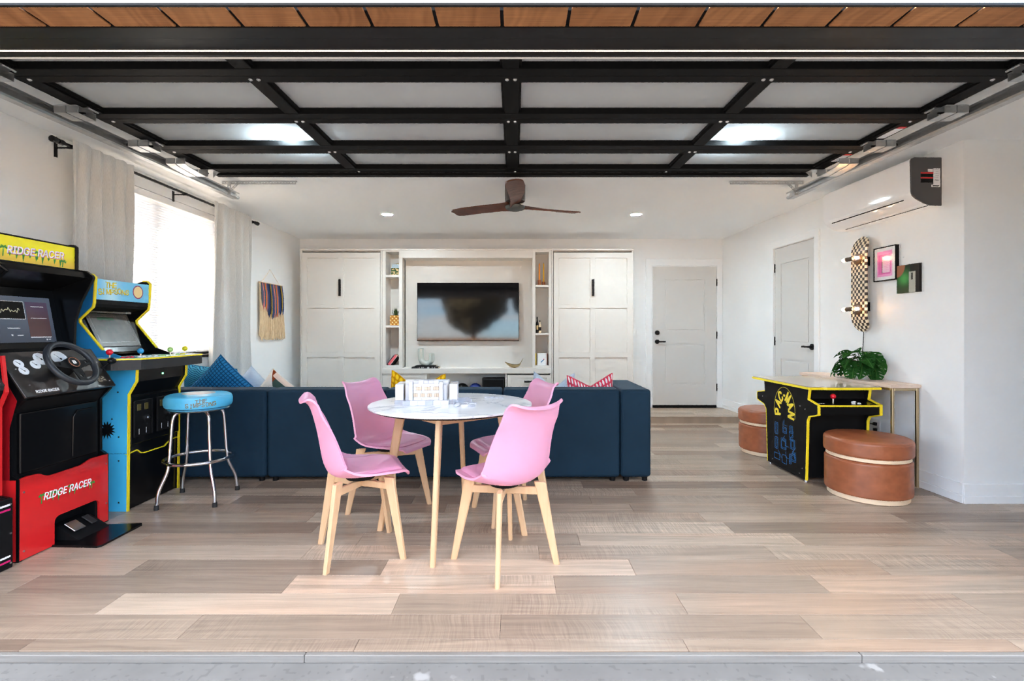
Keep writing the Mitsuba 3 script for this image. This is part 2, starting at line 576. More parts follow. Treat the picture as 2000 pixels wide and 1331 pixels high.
# landing in front of the back door
STEPM = FLOORM
struct('floor_landing', box(1.72, 3.045, 6.475, YB, -0.001, 0.079), GROUT, 'low wood step in front of the grey back door')
for i, (a, b) in enumerate(((6.46, 6.62), (6.622, 6.79), (6.792, 6.96), (6.962, 7.13), (7.132, 7.227))):
    for (x0, x1) in ((1.715, 2.55 - 0.13 * (i % 2)), (2.552 - 0.13 * (i % 2), 3.052 - 0.0 - 0.0319 * (a - 6.46))):
        m = box(x0, x1, a, b, 0.079, 0.087, 0.001)
        part('floor_landing', 'plank', m, FLOORM, uv=np.tile([[RNG.uniform(0.4, 0.7), RNG.random()]], (len(m.vertices), 1)))
m = box(1.715, 3.052, 6.462, 6.475, 0.0, 0.078, 0.001)
part('floor_landing', 'riser', m, FLOORM, uv=np.tile([[0.5, 0.3]], (len(m.vertices), 1)))


# ---- doors
def panel_door(w, h, rows, t=0.04, stile=0.115):
    """local: s 0..w, n 0..t (front face n = t), z 0..h; returns (body, panels)"""
    body = box(0, w, 0, t, 0, h, 0.002)
    cuts, panels = [], []
    for z0, z1 in rows:
        cuts.append(box(stile, w - stile, t - 0.010, t + 0.1, z0, z1))
        panels.append(box(stile + 0.022, w - stile - 0.022, t - 0.0095, t - 0.005, z0 + 0.022, z1 - 0.022, 0.002))
    return bool_diff(body, *cuts), panels


def lever(side=1):
    """black lever handle: rosette at the origin, axis +y out of the door, lever along +x*side"""
    M = frame((0, 0, 0), (1, 0, 0), (0, 0, 1))
    m = [cyl((0, 0, 0), (0, 0.012, 0), 0.032, n=28), cyl((0, 0.012, 0), (0, 0.045, 0), 0.011, n=16),
         rbox(min(0, side * 0.115) - 0.011 * (side > 0) , max(0, side * 0.115) + 0.011 * (side < 0), 0.036, 0.052, -0.010, 0.010, 0.0075)]
    return cat(m)


def hinge():
    return cat([box(-0.010, 0.010, 0, 0.006, -0.05, 0.05, 0.001), cyl((0, 0.008, -0.051), (0, 0.008, 0.051), 0.006, n=12)])


# back door (door_1): local frame with n towards the camera (-y), s along -x so that it is right-handed
D1 = frame((2.932, YB, 0.087), (-1, 0, 0), (0, -1, 0))
mark('door_1', 'grey two-panel door on the low step in the back wall', None, None, 'structure')
w1 = 0.926
body, pans = panel_door(w1, 2.02, ((0.30, 0.90), (1.075, 1.83)), t=0.03, stile=0.165)
UP = np.eye(4); UP[2, 3] = 0.04
part('door_1', 'leaf', xf(xf(body, UP), D1), DOORP)
for p_ in pans:
    part('door_1', 'panel', xf(xf(p_, UP), D1), DOORP)
part('door_1', 'sweep', xf(box(0, w1, 0.0, 0.036, 0.004, 0.036, 0.002), D1), BLACKM, 'black door sweep')
hk = xf(lever(-1), frame((w1 - 0.062, 0.03, 0.965), (1, 0, 0), (0, 1, 0)))
part('door_1', 'handle', xf(hk, D1), BLACK, 'black lever handle', smooth=35)
part('door_1', 'deadbolt', xf(cat([cyl((w1 - 0.062, 0.03, 1.095), (w1 - 0.062, 0.05, 1.095), 0.033, n=28), cyl((w1 - 0.062, 0.05, 1.095), (w1 - 0.062, 0.058, 1.095), 0.02, n=20)]), D1), BLACK, 'black round deadbolt', smooth=35)
for z in (0.30, 1.06, 1.83):
    part('door_1', 'hinge', xf(xf(hinge(), frame((-0.008, 0.022, z), (1, 0, 0), (0, 1, 0))), D1), BLACK, 'black hinge')
tr = cat([box(-0.095, -0.012, 0, 0.02, 0, 2.16, 0.003), box(w1 + 0.012, w1 + 0.097, 0, 0.02, 0, 2.16, 0.003), box(-0.095, w1 + 0.097, 0, 0.02, 2.075, 2.17, 0.003),
          box(-0.012, 0, 0.0, 0.012, 0, 2.07), box(w1, w1 + 0.012, 0.0, 0.012, 0, 2.07), box(-0.012, w1 + 0.012, 0, 0.012, 2.062, 2.076)])
struct('trim_1', xf(tr, D1), TRIM, 'white casing around the grey back door')

# right wall door (door_2)
mark('door_2', 'grey two-panel door in the right wall beside the skateboard lamp', None, None, 'structure')
w2 = 0.758
D2 = RW @ np.array([[1, 0, 0, 1.632], [0, 1, 0, -0.045], [0, 0, 1, 0.088], [0, 0, 0, 1.0]])
body, pans = panel_door(w2, 2.085, ((0.25, 0.80), (0.98, 1.90)), t=0.036, stile=0.115)
part('door_2', 'leaf', xf(body, D2), DOORP)
for p_ in pans:
    part('door_2', 'panel', xf(p_, D2), DOORP)
hk = xf(lever(1), frame((0.062, 0.036, 0.955), (1, 0, 0), (0, 1, 0)))
part('door_2', 'handle', xf(hk, D2), BLACK, 'black lever handle', smooth=35)
for z in (0.25, 1.0, 1.86):
    part('door_2', 'hinge', xf(xf(hinge(), frame((w2 + 0.004, 0.034, z), (1, 0, 0), (0, 1, 0))), D2), BLACK, 'black hinge')
tr = cat([box(1.630 - 0.075, 1.630, 0, 0.018, 0.0, 2.25, 0.003), box(2.392, 2.467, 0, 0.018, 0.0, 2.25, 0.003), box(1.555, 2.467, 0, 0.018, 2.18, 2.255, 0.003)])
struct('trim_2', rw(tr), TRIM, 'white casing around the grey right-hand door')

# ---- window in the left wall
mark('window_1', 'large window behind white blinds in the left wall', None, None, 'structure')
fr = cat([box(-3.29, -3.23, 3.70, 3.75, 0.97, 2.42), box(-3.29, -3.23, 5.22, 5.27, 0.97, 2.42), box(-3.29, -3.23, 3.75, 5.22, 0.97, 1.02), box(-3.29, -3.23, 3.75, 5.22, 2.37, 2.42),
          box(-3.285, -3.235, 4.36, 4.43, 1.02, 2.37)])
part('window_1', 'frame', fr, BLACK, 'dark window frame')
for a, b in ((3.75, 4.36), (4.43, 5.22)):
    v = np.array([[-3.26, a, 1.02], [-3.26, b, 1.02], [-3.26, b, 2.37], [-3.26, a, 2.37]])
    part('window_1', 'pane', (v, np.array([[0, 1, 2], [0, 2, 3]])), 'mat_pane')
part('window_1', 'sill', box(-3.225, -3.135, 3.702, 5.30, 0.945, 0.972, 0.003), BLACK, 'dark window sill')
b_ = thing('window_blind', 'white horizontal slat blind filling the bright left window', 'blind')
part(b_, 'head_rail', box(-3.205, -3.15, 3.705, 5.265, 2.355, 2.415, 0.003), WHITEP)
sl = []
k = 0
z = 1.03
while z < 2.35:
    q = []
    for t_ in np.linspace(-1, 1, 4):
        q.append([(-3.178 + 0.005 * t_ + 0.0012 * (1 - t_ * t_), y_, z + 0.0132 * t_) for y_ in (3.702, 5.268)])
    q = np.array(q)
    sl.append(trimesh.Trimesh(q.reshape(-1, 3), grid_faces(4, 2), process=False))
    z += 0.0222
part(b_, 'slats', cat(sl), 'mat_blind', kind='stuff')
part(b_, 'bottom_rail', box(-3.19, -3.165, 3.705, 5.265, 1.0, 1.016, 0.002), WHITEP)

# ================================================================ GARAGE DOOR OVERHEAD
SL = 0.0166
gz = lambda y: 2.413 + SL * y                       # lower face of the open door
GX = -0.02


def gtilt(m):
    """local z = 0 on the lower face; shear z with y"""
    m = m.copy()
    m.vertices[:, 2] += 2.413 + SL * m.vertices[:, 1]
    return m


gd = thing('garage_door', 'open black framed glass garage door raised flat under the ceiling', 'garage door')
rails = [(1.99, 2.05), (2.338, 2.403), (2.406, 2.471), (2.842, 2.909), (2.912, 2.980), (3.352, 3.430), (3.433, 3.512), (3.855, 3.955)]
for a, b in rails:
    part(gd, 'rail', gtilt(box(GX - 2.44, GX + 2.44, a, b, 0, 0.046, 0.002)), DARKFRAME)
secs = [(2.05, 2.338), (2.471, 2.842), (2.980, 3.352), (3.512, 3.855)]
for a, b in secs:
    for x in (-2.395, 2.395):
        part(gd, 'stile', gtilt(cat([box(GX + x - 0.045, GX + x + 0.045, a, b, 0.002, 0.046, 0.001),
                                     box(GX + x - 0.045 * np.sign(x) - 0.012, GX + x - 0.045 * np.sign(x) + 0.012, a, b, 0.012, 0.03)])), DARKFRAME)
    for x in (-1.265, 0.0, 1.265):
        part(gd, 'mullion', gtilt(cat([box(GX + x - 0.04, GX + x + 0.04, a, b, 0.002, 0.046, 0.002), box(GX + x - 0.052, GX + x + 0.052, a, b, 0.014, 0.03)])), DARKFRAME)
    xs = [-2.35, -1.305, -1.225, -0.04, 0.04, 1.225, 1.305, 2.35]
    for i in range(4):
        v = np.array([[GX + xs[2 * i], a, 0.037], [GX + xs[2 * i + 1], a, 0.037], [GX + xs[2 * i + 1], b, 0.037], [GX + xs[2 * i], b, 0.037]])
        m = trimesh.Trimesh(v, [[0, 1, 2], [0, 2, 3]], process=False)
        part(gd, 'pane', gtilt(m), 'mat_frosted', 'frosted glass pane')
boltm = lambda x, y: gtilt(cat([cyl((x, y, -0.001), (x, y, -0.004), 0.0105, 0.0095, n=14), cyl((x, y, -0.004), (x, y, -0.0075), 0.005, n=8)]))
for y in (2.437, 2.946, 3.472):
    for x in (-1.265, 0, 1.265):
        for d in (-0.02, 0.02):
            part(gd, 'bolt', boltm(GX + x + d, y), STEEL, 'silver bolt')
    for x in (-2.375, 2.375):
        part(gd, 'bolt', boltm(GX + x, y), STEEL, 'silver bolt')
for x in (-1.22, 0.02, 1.22):
    part(gd, 'bolt', boltm(GX + x, 3.925), STEEL, 'silver bolt')
part(gd, 'bottom_bar', gtilt(cat([box(GX - 2.39, GX + 2.39, 3.957, 4.02, -0.018, 0.03, 0.003), box(GX - 2.39, GX + 2.39, 3.957, 3.966, 0.03, 0.05)])), DARKFRAME, 'black edge strip')
part(gd, 'edge_strip', gtilt(box(GX - 2.44, GX + 2.44, 3.9552, 3.9568, 0.0, 0.046)), GALV, 'pale metal edge strip')


def roller_hinge(sx, y, big=False):
    """bracket bolted on the door with a stem and a roller that runs in the track"""
    x = GX + sx * 2.40
    o = sx * 1.0
    body = [box(x + o * -0.01, x + o * 0.115, y - 0.065, y + 0.065, -0.005, -0.001, 0.001)]
    for k, (u0, u1) in enumerate(((-0.012, 0.050), (0.058, 0.120))):
        body += [box(x + o * u0, x + o * u1, y - 0.060, y - 0.054, -0.042, -0.005), box(x + o * u0, x + o * u1, y + 0.054, y + 0.060, -0.042, -0.005),
                 box(x + o * u0, x + o * u1, y - 0.060, y + 0.060, -0.044, -0.041, 0.001)]
    body += [box(x - o * 0.05, x - o * 0.01, y - 0.03, y + 0.03, -0.006, -0.001, 0.001), cyl((x - o * 0.045, y - 0.034, -0.006), (x - o * 0.045, y + 0.034, -0.006), 0.006, n=10)]
    h = part(gd, 'hinge', gtilt(cat(body)), GALV, 'galvanised roller hinge')
    part(h, 'roller', gtilt(cat([cyl((x, y, -0.022), (x + o * 0.16, y, -0.022), 0.006, n=10), cyl((x + o * 0.145, y, -0.022), (x + o * 0.160, y, -0.022), 0.021, n=20)])), BLACKM, 'black roller')


for sx in (-1, 1):
    for y in (2.315, 2.78, 3.30):
        roller_hinge(sx, y)
    x = GX + sx * 2.40
    body = []
    for (u0, u1) in ((-0.015, 0.052), (0.060, 0.125)):
        body += [prism_yz([(3.60, -0.042), (3.64, -0.052), (3.84, -0.066), (3.87, -0.058), (3.87, -0.054), (3.84, -0.062), (3.64, -0.048), (3.60, -0.038)], *sorted((x + sx * u0, x + sx * u1))),
                 box(x + sx * u0, x + sx * u1, 3.60, 3.604, -0.042, 0.0), box(x + sx * u0, x + sx * u1, 3.866, 3.870, -0.058, 0.0)]
    body += [box(x - sx * 0.06, x + sx * 0.04, 3.86, 3.95, -0.005, -0.001, 0.001), prism_xz([(x - sx * 0.06, -0.005), (x - sx * 0.015, -0.005), (x - sx * 0.015, -0.045)], 3.935, 3.939)]
    h = part(gd, 'corner_bracket', gtilt(cat(body)), GALV, 'galvanised corner bracket')
    part(h, 'roller', gtilt(cat([cyl((x, 3.90, -0.022), (x + sx * 0.16, 3.90, -0.022), 0.006, n=10), cyl((x + sx * 0.145, 3.90, -0.022), (x + sx * 0.160, 3.90, -0.022), 0.021, n=20)])), BLACKM, 'black roller')
# stickers on the right-hand stile
STICK = P('sticker', (0.72, 0.72, 0.74), 0.4)
for a, b in ((3.06, 3.22), (3.55, 3.68)):
    st = part(gd, 'sticker', gtilt(box(GX + 2.375, GX + 2.425, a, b, -0.0008, 0.0015)), STICK, 'white warning sticker with a red band')
    part(st, 'band', gtilt(box(GX + 2.376, GX + 2.424, a - 0.03, a - 0.005, -0.001, 0.0012)), REDP)

# tracks and their hangers
for sx, side in ((-1, 'left'), (1, 'right')):
    tk = thing('door_track', f'galvanised steel door track running back along the {side} side of the open garage door', 'door track')
    a, b = 2.545, 2.583
    prof = [(a, -0.026), (a + 0.012, -0.034), (a + 0.030, -0.034), (b, -0.026), (b, 0.022), (b - 0.006, 0.030), (a + 0.008, 0.030), (a, 0.024), (a, 0.014),
            (a + 0.002, 0.014), (a + 0.003, 0.023), (a + 0.009, 0.027), (b - 0.008, 0.027), (b - 0.003, 0.021), (b - 0.003, -0.025), (a + 0.029, -0.031), (a + 0.013, -0.031), (a + 0.003, -0.025), (a + 0.003, -0.012), (a, -0.012)]
    part(tk, 'channel', gtilt(prism_xz([(GX + sx * (x), z - 0.02) for x, z in prof], 1.95, 4.60)), GALV)
    part(tk, 'angle_iron', gtilt(prism_xz([(GX + sx * (b + 0.001), -0.048), (GX + sx * (b + 0.036), -0.048), (GX + sx * (b + 0.036), -0.045), (GX + sx * (b + 0.004), -0.045), (GX + sx * (b + 0.004), 0.0), (GX + sx * (b + 0.001), 0.0)], 1.95, 4.62)), GALV, 'pale steel angle along the track')
    hg = thing('track_hanger', f'perforated steel hanger on the ceiling holding the back end of the {side} door track', 'bracket')

    def perf(L, w=0.032):
        """perforated strip in the xy plane from 0 to L"""
        pl = sbox(0, -w / 2, L, w / 2)
        n_ = int(L / 0.026)
        holes = [affinity.scale(Point(0.018 + k * 0.026, 0).buffer(0.0052, 6), 1.35, 1.0) for k in range(n_)]
        return ext(pl.difference(unary_union(holes)), 0.0025)
    xa = GX + sx * 2.60
    yy = 4.42
    zt = gz(4.42) - 0.03
    L = 0.66
    hz = frame((xa, yy - 0.001, CZ - 0.017), (-sx, 0, 0), (0, 0, 1))
    part(hg, 'ceiling_strip', cat([xf(perf(L), hz), xf(perf(L), frame((xa, yy + 0.016, CZ - 0.004), (-sx, 0, 0), (0, 1, 0)))]), GALV)
    xd_ = GX + sx * 2.535
    part(hg, 'drop_strip', xf(perf(CZ - 0.01 - (zt - 0.03)), frame((xd_, yy - 0.004, CZ - 0.01), (0, 0, -1), (1, 0, 0))), GALV)
    p0, p1 = np.array((xd_ - sx * 0.085, yy - 0.006, CZ - 0.02)), np.array((xd_, yy - 0.006, zt - 0.005))
    part(hg, 'brace', xf(perf(np.linalg.norm(p1 - p0), 0.022), frame(p0, p1 - p0, (1, 0, 0))), GALV)

# ================================================================ CEILING LIGHTS
LEDM = {'type': 'area', 'radiance': {'type': 'rgb', 'value': [LED_POWER * v for v in (2.85, 3.45, 3.75)]}}
for i, (x, y, lab) in enumerate(((-1.47, 5.676, 'round recessed ceiling light left of the ceiling fan'), (1.39, 5.676, 'round recessed ceiling light right of the ceiling fan'),
                                 (-1.52, 3.36, 'round recessed ceiling light glowing through the left side of the garage door glass'), (1.50, 3.36, 'round recessed ceiling light glowing through the right side of the garage door glass'))):
    t = thing('recessed_light', lab, 'ceiling light')
    part(t, 'trim_ring', lathe([(0.062, CZ - 0.001), (0.062, CZ - 0.006), (0.064, CZ - 0.009), (0.080, CZ - 0.005), (0.080, CZ - 0.001), (0.062, CZ - 0.001)], 40, (x, y, 0)), WHITEP, smooth=35)
    m = trimesh.creation.cylinder(radius=0.062, height=0.002, sections=40)
    m.apply_translation((x, y, CZ - 0.0075))
    part(t, 'lens', m, WHITEP, 'glowing white lens', emitter=LEDM)

# ================================================================ CEILING FAN
fan = thing('ceiling_fan', 'three-blade walnut ceiling fan flush-mounted on the white ceiling', 'ceiling fan')
FX, FY = 0.0, 4.56
part(fan, 'motor_housing', lathe([(0.0, CZ - 0.0005), (0.094, CZ - 0.001), (0.094, CZ - 0.135), (0.088, CZ - 0.150), (0.070, CZ - 0.158), (0, CZ - 0.158)][::-1], 48, (FX, FY, 0)), P('fan_bronze', (0.045, 0.035, 0.030), 0.4), 'dark bronze housing', smooth=35)
hz_ = 2.372
part(fan, 'hub', lathe([(0.0, hz_ - 0.052), (0.05, hz_ - 0.050), (0.082, hz_ - 0.038), (0.091, hz_ - 0.022), (0.091, hz_ - 0.012), (0.07, hz_ - 0.004), (0.0, hz_ - 0.002)], 48, (FX, FY, 0)), P('fan_cap', (0.05, 0.058, 0.055), 0.4), 'dark grey cap', smooth=35)


def fan_blade():
    nu, nv = 26, 9
    U = np.linspace(0, 1, nu)
    Pts = np.zeros((nu, nv, 3))
    for i, u in enumerate(U):
        r = 0.045 + u * 0.665
        w = np.interp(u, [0, 0.10, 0.22, 0.45, 0.8, 0.95, 1.0], [0.115, 0.105, 0.105, 0.13, 0.155, 0.145, 0.10])
        tw = math.radians(np.interp(u, [0, 0.15, 0.5, 1], [34, 26, 14, 8]))
        lift = np.interp(u, [0, 0.2, 0.6, 1], [0.0, 0.004, 0.012, 0.020])
        sweep = 0.02 * math.sin(u * math.pi)
        for j, s in enumerate(np.linspace(-1, 1, nv)):
            c = s * w / 2
            Pts[i, j] = (r, c * math.cos(tw) + sweep, lift + c * math.sin(tw) + 0.006 * (1 - s * s))
    return shell(Pts, 0.012)


for a in (-91, 29, 149):
    part(fan, 'blade', xf(fan_blade(), rotz(math.radians(a), (FX, FY, hz_ - 0.008))), WALNUT, 'walnut wood blade', smooth=40)

# ================================================================ CURTAINS
rod = thing('curtain_rod', 'black metal curtain rod above the left window', 'curtain rod')
RX, RZ = -3.045, 2.478
part(rod, 'pole', cyl((RX, 3.33, RZ), (RX, 5.78, RZ), 0.011, n=14), BLACK, smooth=35)
for yy, s in ((3.33, -1), (5.78, 1)):
    part(rod, 'finial', cat([cyl((RX, yy, RZ), (RX, yy + s * 0.035, RZ), 0.017, n=16), lathe([(0.0, -0.02), (0.014, -0.016), (0.021, 0.0), (0.021, 0.03), (0.0, 0.034)], 20).apply_transform(frame((RX, yy + s * 0.055, RZ), (1, 0, 0), (0, 0, 1)) if s < 0 else frame((RX, yy + s * 0.04, RZ), (1, 0, 0), (0, 0, -1)))]), BLACK, smooth=35)
for yy in (3.385, 4.55, 5.74):
    part(rod, 'bracket', cat([box(XL, XL + 0.006, yy - 0.012, yy + 0.012, RZ - 0.075, RZ + 0.02, 0.001), box(XL + 0.004, RX, yy - 0.005, yy + 0.005, RZ - 0.016, RZ - 0.007), box(RX - 0.008, RX + 0.016, yy - 0.006, yy + 0.006, RZ - 0.018, RZ - 0.010),
                              box(RX - 0.018, RX - 0.012, yy - 0.006, yy + 0.006, RZ - 0.018, RZ + 0.008), box(RX + 0.012, RX + 0.018, yy - 0.006, yy + 0.006, RZ - 0.018, RZ + 0.006)]), BLACK)


def curtain(y0, y1, yb0, yb1, folds, seed):
    r = random.Random(seed)
    nu, nv = 190, 40
    ph = np.cumsum([r.uniform(0.55, 1.45) for _ in range(folds)])
    ph = np.concatenate([[0], ph / ph[-1]])
    amp = [r.uniform(0.6, 1.15) for _ in range(folds + 1)]
    Pt = np.zeros((nu, nv, 3))
    for i, u in enumerate(np.linspace(0, 1, nu)):
        f = np.interp(u, ph, np.arange(folds + 1))
        a = np.interp(u, ph, amp)
        for j, v in enumerate(np.linspace(0, 1, nv)):
            z = 2.515 - v * 2.49
            A = (0.014 + 0.036 * min(1, v * 3.0)) * a
            fl = f + 0.10 * math.sin(v * 3 + f * 1.7)
            w = math.sin(fl * 2 * math.pi)
            x = RX + 0.032 - 0.030 * min(1, v * 3) + A * (w + 0.25 * math.sin(2 * fl * 2 * math.pi + 0.6)) + 0.006 * math.sin(7 * v + 9 * u)
            t = v ** 0.8
            yy = (y0 + u * (y1 - y0)) * (1 - t) + (yb0 + u * (yb1 - yb0)) * t + 0.016 * min(1, 3 * v) * math.cos(fl * 2 * math.pi)
            Pt[i, j] = (x, yy, z)
    return shell(Pt, 0.003)


single('curtain', curtain(3.365, 3.885, 3.37, 3.975, 5, 3), CURT, 'off-white linen curtain on the near side of the left window, behind the arcade machines', 'curtain', smooth=True)
single('curtain', curtain(4.955, 5.63, 4.90, 5.74, 5, 8), CURT, 'off-white linen curtain on the far side of the left window, behind the sofa cushions', 'curtain', smooth=True)

# ================================================================ WALL CABINETS
CY = 6.83                                            # front plane
cx = lambda px: (px - 1006) * CY / 965
cz = lambda py: EYE - (py - 646) * CY / 965


def fbox(px0, px1, py0, py1, y0, y1, b=0.002):
    """box given by its face on the cabinet front plane"""
    return box(cx(px0), cx(px1), y0, y1, cz(py1), cz(py0), b)


ZB = 0.0


def wall_bed(x0, x1, d0, d1, cols, rows, hpx, label):
    c = thing('wall_bed_cabinet', label, 'cabinet')
    zt = cz(488)
    X0, X1 = cx(x0), cx(x1)
    part(c, 'carcass', cat([box(X0, X0 + 0.019, CY, YB - 0.001, ZB, zt, 0.001), box(X1 - 0.019, X1, CY, YB - 0.001, ZB, zt, 0.001), box(X0 + 0.019, X1 - 0.019, CY + 0.03, YB - 0.001, zt - 0.02, zt), box(X0 - 0.004, X1 + 0.004, CY - 0.012, CY + 0.03, zt - 0.012, zt + 0.012, 0.003),
                            box(X0 + 0.019, X1 - 0.019, YB - 0.02, YB - 0.001, ZB, zt - 0.02)]), CAB)
    # door: stiles, rails and mullion standing proud of the recessed panels
    D0, D1_ = cx(d0), cx(d1)
    zd0, zd1 = 0.03, cz(493.5)
    zrows = [(cz(b), cz(a)) for a, b in rows]
    xcols = [(cx(a), cx(b)) for a, b in cols]
    d = part(c, 'door', bool_diff(box(D0, D1_, CY - 0.002, CY + 0.024, zd0, zd1, 0.002), *[box(xa, xb, CY - 0.1, CY + 0.016, za, zb) for xa, xb in xcols for za, zb in zrows]), CAB, 'paneled front')
    for xa, xb in xcols:
        for za, zb in zrows:
            part(d, 'panel', box(xa + 0.003, xb - 0.003, CY + 0.0125, CY + 0.0165, za + 0.003, zb - 0.003, 0.001), CAB)
    hx = cx(hpx)
    part(d, 'handle', cat([box(hx - 0.016, hx + 0.016, CY - 0.030, CY - 0.018, cz(579), cz(546), 0.003), box(hx - 0.008, hx + 0.008, CY - 0.020, CY - 0.001, cz(577) , cz(574)), box(hx - 0.008, hx + 0.008, CY - 0.020, CY - 0.001, cz(551), cz(548))]), BLACK, 'black bar handle')


rows = ((504, 596), (602, 688.5), (698.5, 786), (792.5, 836))
wall_bed(587, 746, 590, 742.5, ((599.5, 661), (671, 732.5)), rows, 664.5, 'tall greige paneled wall-bed cabinet left of the television')
wall_bed(1077.5, 1237, 1081.5, 1235, ((1091.4, 1152.5), (1162.5, 1225)), rows, 1158, 'tall greige paneled wall-bed cabinet right of the television')

mc = thing('media_cabinet', 'built-in greige media cabinet around the television with two shelf niches', 'cabinet')
L0, L1 = 746.6, 1077.0
yb = 7.118
zt = cz(488)
ctop, cbot = cz(720), cz(730)
fm = []
# face frame of the two towers and header
for (a, b) in ((L0, 753.2), (779, 785.7), (1039.8, 1045.5), (1072, L1)):
    fm.append(box(cx(a), cx(b), CY, CY + 0.02, ctop + 0.0, zt, 0.001))
fm.append(fbox(753.2, 779, 488, 492, CY, CY + 0.02, 0.001))
fm.append(fbox(1045.5, 1072, 488, 492.5, CY, CY + 0.02, 0.001))
fm.append(fbox(753.2, 779, 714.5, 720, CY, CY + 0.02, 0.001))
fm.append(fbox(1045.5, 1072, 715.6, 720, CY, CY + 0.02, 0.001))
fm.append(fbox(785.7, 1039.8, 488, 504, CY, CY + 0.02, 0.001))
fm.append(box(cx(L0) - 0.002, cx(L1) + 0.002, CY - 0.012, CY + 0.012, zt - 0.010, zt + 0.012, 0.003))
part(mc, 'face_frame', cat(fm), CAB)
for (a, b) in ((753.2, 779), (1045.5, 1072)):
    tw = []
    xa, xb = cx(a), cx(b)
    tw += [box(xa - 0.018, xa, CY + 0.02, yb, ctop, zt - 0.02), box(xb, xb + 0.018, CY + 0.02, yb, ctop, zt - 0.02), box(xa, xb, yb - 0.012, yb, ctop, zt - 0.02), box(xa - 0.018, xb + 0.018, CY + 0.02, yb, zt - 0.03, zt - 0.012), box(xa, xb, CY + 0.02, yb, ctop + 0.0, cz(714.5))]
    part(mc, 'tower_box', cat(tw), CABIN)
for (a, b, p0, p1) in ((753.2, 779, 537.6, 541.8), (753.2, 779, 636, 640.4), (1045.5, 1072, 556.8, 561), (1045.5, 1072, 651, 655)):
    part(mc, 'shelf', box(cx(a) + 0.001, cx(b) - 0.001, CY + 0.003, yb - 0.013, cz(p1), cz(p0), 0.002), CAB)
part(mc, 'back_panel', cat([box(cx(785.7) - 0.016, cx(1039.8) + 0.016, yb - 0.010, yb + 0.005, ctop, zt - 0.03), box(cx(785.7), cx(1039.8), CY + 0.02, yb - 0.01, cz(504), cz(504) + 0.018)]), CAB)
part(mc, 'counter', box(cx(L0), cx(L1), CY - 0.02, yb, cbot, ctop, 0.003), CAB)
# base with open bay and two drawers
part(mc, 'base', cat([fbox(L0, 833.7, 730, 733, CY, CY + 0.02), box(cx(L0), cx(L0) + 0.019, CY + 0.001, yb, 0, cbot), box(cx(L1) - 0.019, cx(L1), CY + 0.001, yb, 0, cbot), box(cx(833.7) - 0.019, cx(833.7), CY + 0.001, yb, 0.28, cbot), box(cx(987), cx(987) + 0.019, CY + 0.001, yb, 0.28, cbot),
                      box(cx(833.7), cx(987), yb - 0.012, yb, 0.28, cbot), box(cx(L0) + 0.019, cx(L1) - 0.019, CY + 0.001, yb, 0.28, 0.30), box(cx(L0) + 0.019, cx(L1) - 0.019, CY + 0.03, CY + 0.05, 0.0, 0.28), box(cx(912), cx(912) + 0.012, yb - 0.03, yb - 0.012, 0.30, cbot)]), CAB)
for (a, b) in ((748, 831), (991, 1075)):
    d = part(mc, 'drawer', bool_diff(fbox(a, b, 733, 768, CY - 0.002, CY + 0.02), fbox(a + 7, b - 7, 738.5, 762.5, CY - 0.1, CY + 0.006)), CAB)
    part(d, 'handle', cat([fbox((a + b) / 2 - 9, (a + b) / 2 + 9, 744, 747.5, CY - 0.026, CY - 0.014), fbox((a + b) / 2 - 8, (a + b) / 2 - 7, 744.5, 747, CY - 0.014, CY + 0.006), fbox((a + b) / 2 + 7, (a + b) / 2 + 8, 744.5, 747, CY - 0.014, CY + 0.006)]), BLACK, 'black bar handle')
    part(mc, 'lower_door', fbox(a, b, 770, 808, CY - 0.002, CY + 0.02), CAB)

# television
tv = thing('television', 'large flat-screen television with a black glossy screen on the back wall', 'television')
tx0, tx1, tz0, tz1 = -1.397, 0.055, 1.064, 1.894
TVT = np.eye(4)
TVR = trimesh.transformations.rotation_matrix(math.radians(-1.3), (1, 0, 0), (0, 7.075, (tz0 + tz1) / 2))
part(tv, 'case', xf(box(tx0, tx1, 7.045, 7.085, tz0, tz1, 0.004), TVR), BLACKM)
part(tv, 'mount', box(-0.85, -0.5, 7.085, 7.108, 1.3, 1.65, 0.003), BLACKM)
part(tv, 'screen', xf(box(tx0 + 0.006, tx1 - 0.006, 7.0425, 7.0448, tz0 + 0.010, tz1 - 0.006), TVR), P('tv_screen', (0.004, 0.004, 0.005), 0.055, spec=0.95), 'glossy black screen')

# ---- decor on the shelves and counter
vase = thing('u_shaped_vase', 'iridescent U-shaped glass vase on dark books left under the television', 'vase')
GLZ = P('vase_glass', (0.62, 0.66, 0.60), 0.10, metallic=0.25, clearcoat=0.8, spec_trans=0.0)
vx, vy, vz = -1.245, 6.93, ctop + 0.036
path = [(-0.075, 0.232)] + [(-0.075, 0.11)] + [(0.075 * math.cos(math.radians(a)), 0.098 + 0.072 * math.sin(math.radians(a))) for a in range(190, 352, 10)] + [(0.075, 0.11), (0.075, 0.165)]
path = np.array([(vx + a, vy, vz + b - 0.0) for a, b in path])
vt = tube(path, 0.040, 24)
part(vase, 'body', vt, GLZ, smooth=40)
part(vase, 'base', cyl((vx, vy, vz - 0.026), (vx, vy, vz - 0.008), 0.055, 0.05, n=32), GLZ, smooth=40)
for e in (path[0], path[-1]):
    part(vase, 'rim', torus(frame(e, (1, 0, 0), (0, 1, 0)), 0.036, 0.004, 32, 8), GLZ, smooth=True)
    part(vase, 'opening', cyl(e + (0, 0, 0.0003), e + (0, 0, 0.001), 0.034, n=24), P('vase_inside', (0.16, 0.17, 0.16), 0.4) if 'mat_vase_inside' not in scene else 'mat_vase_inside')


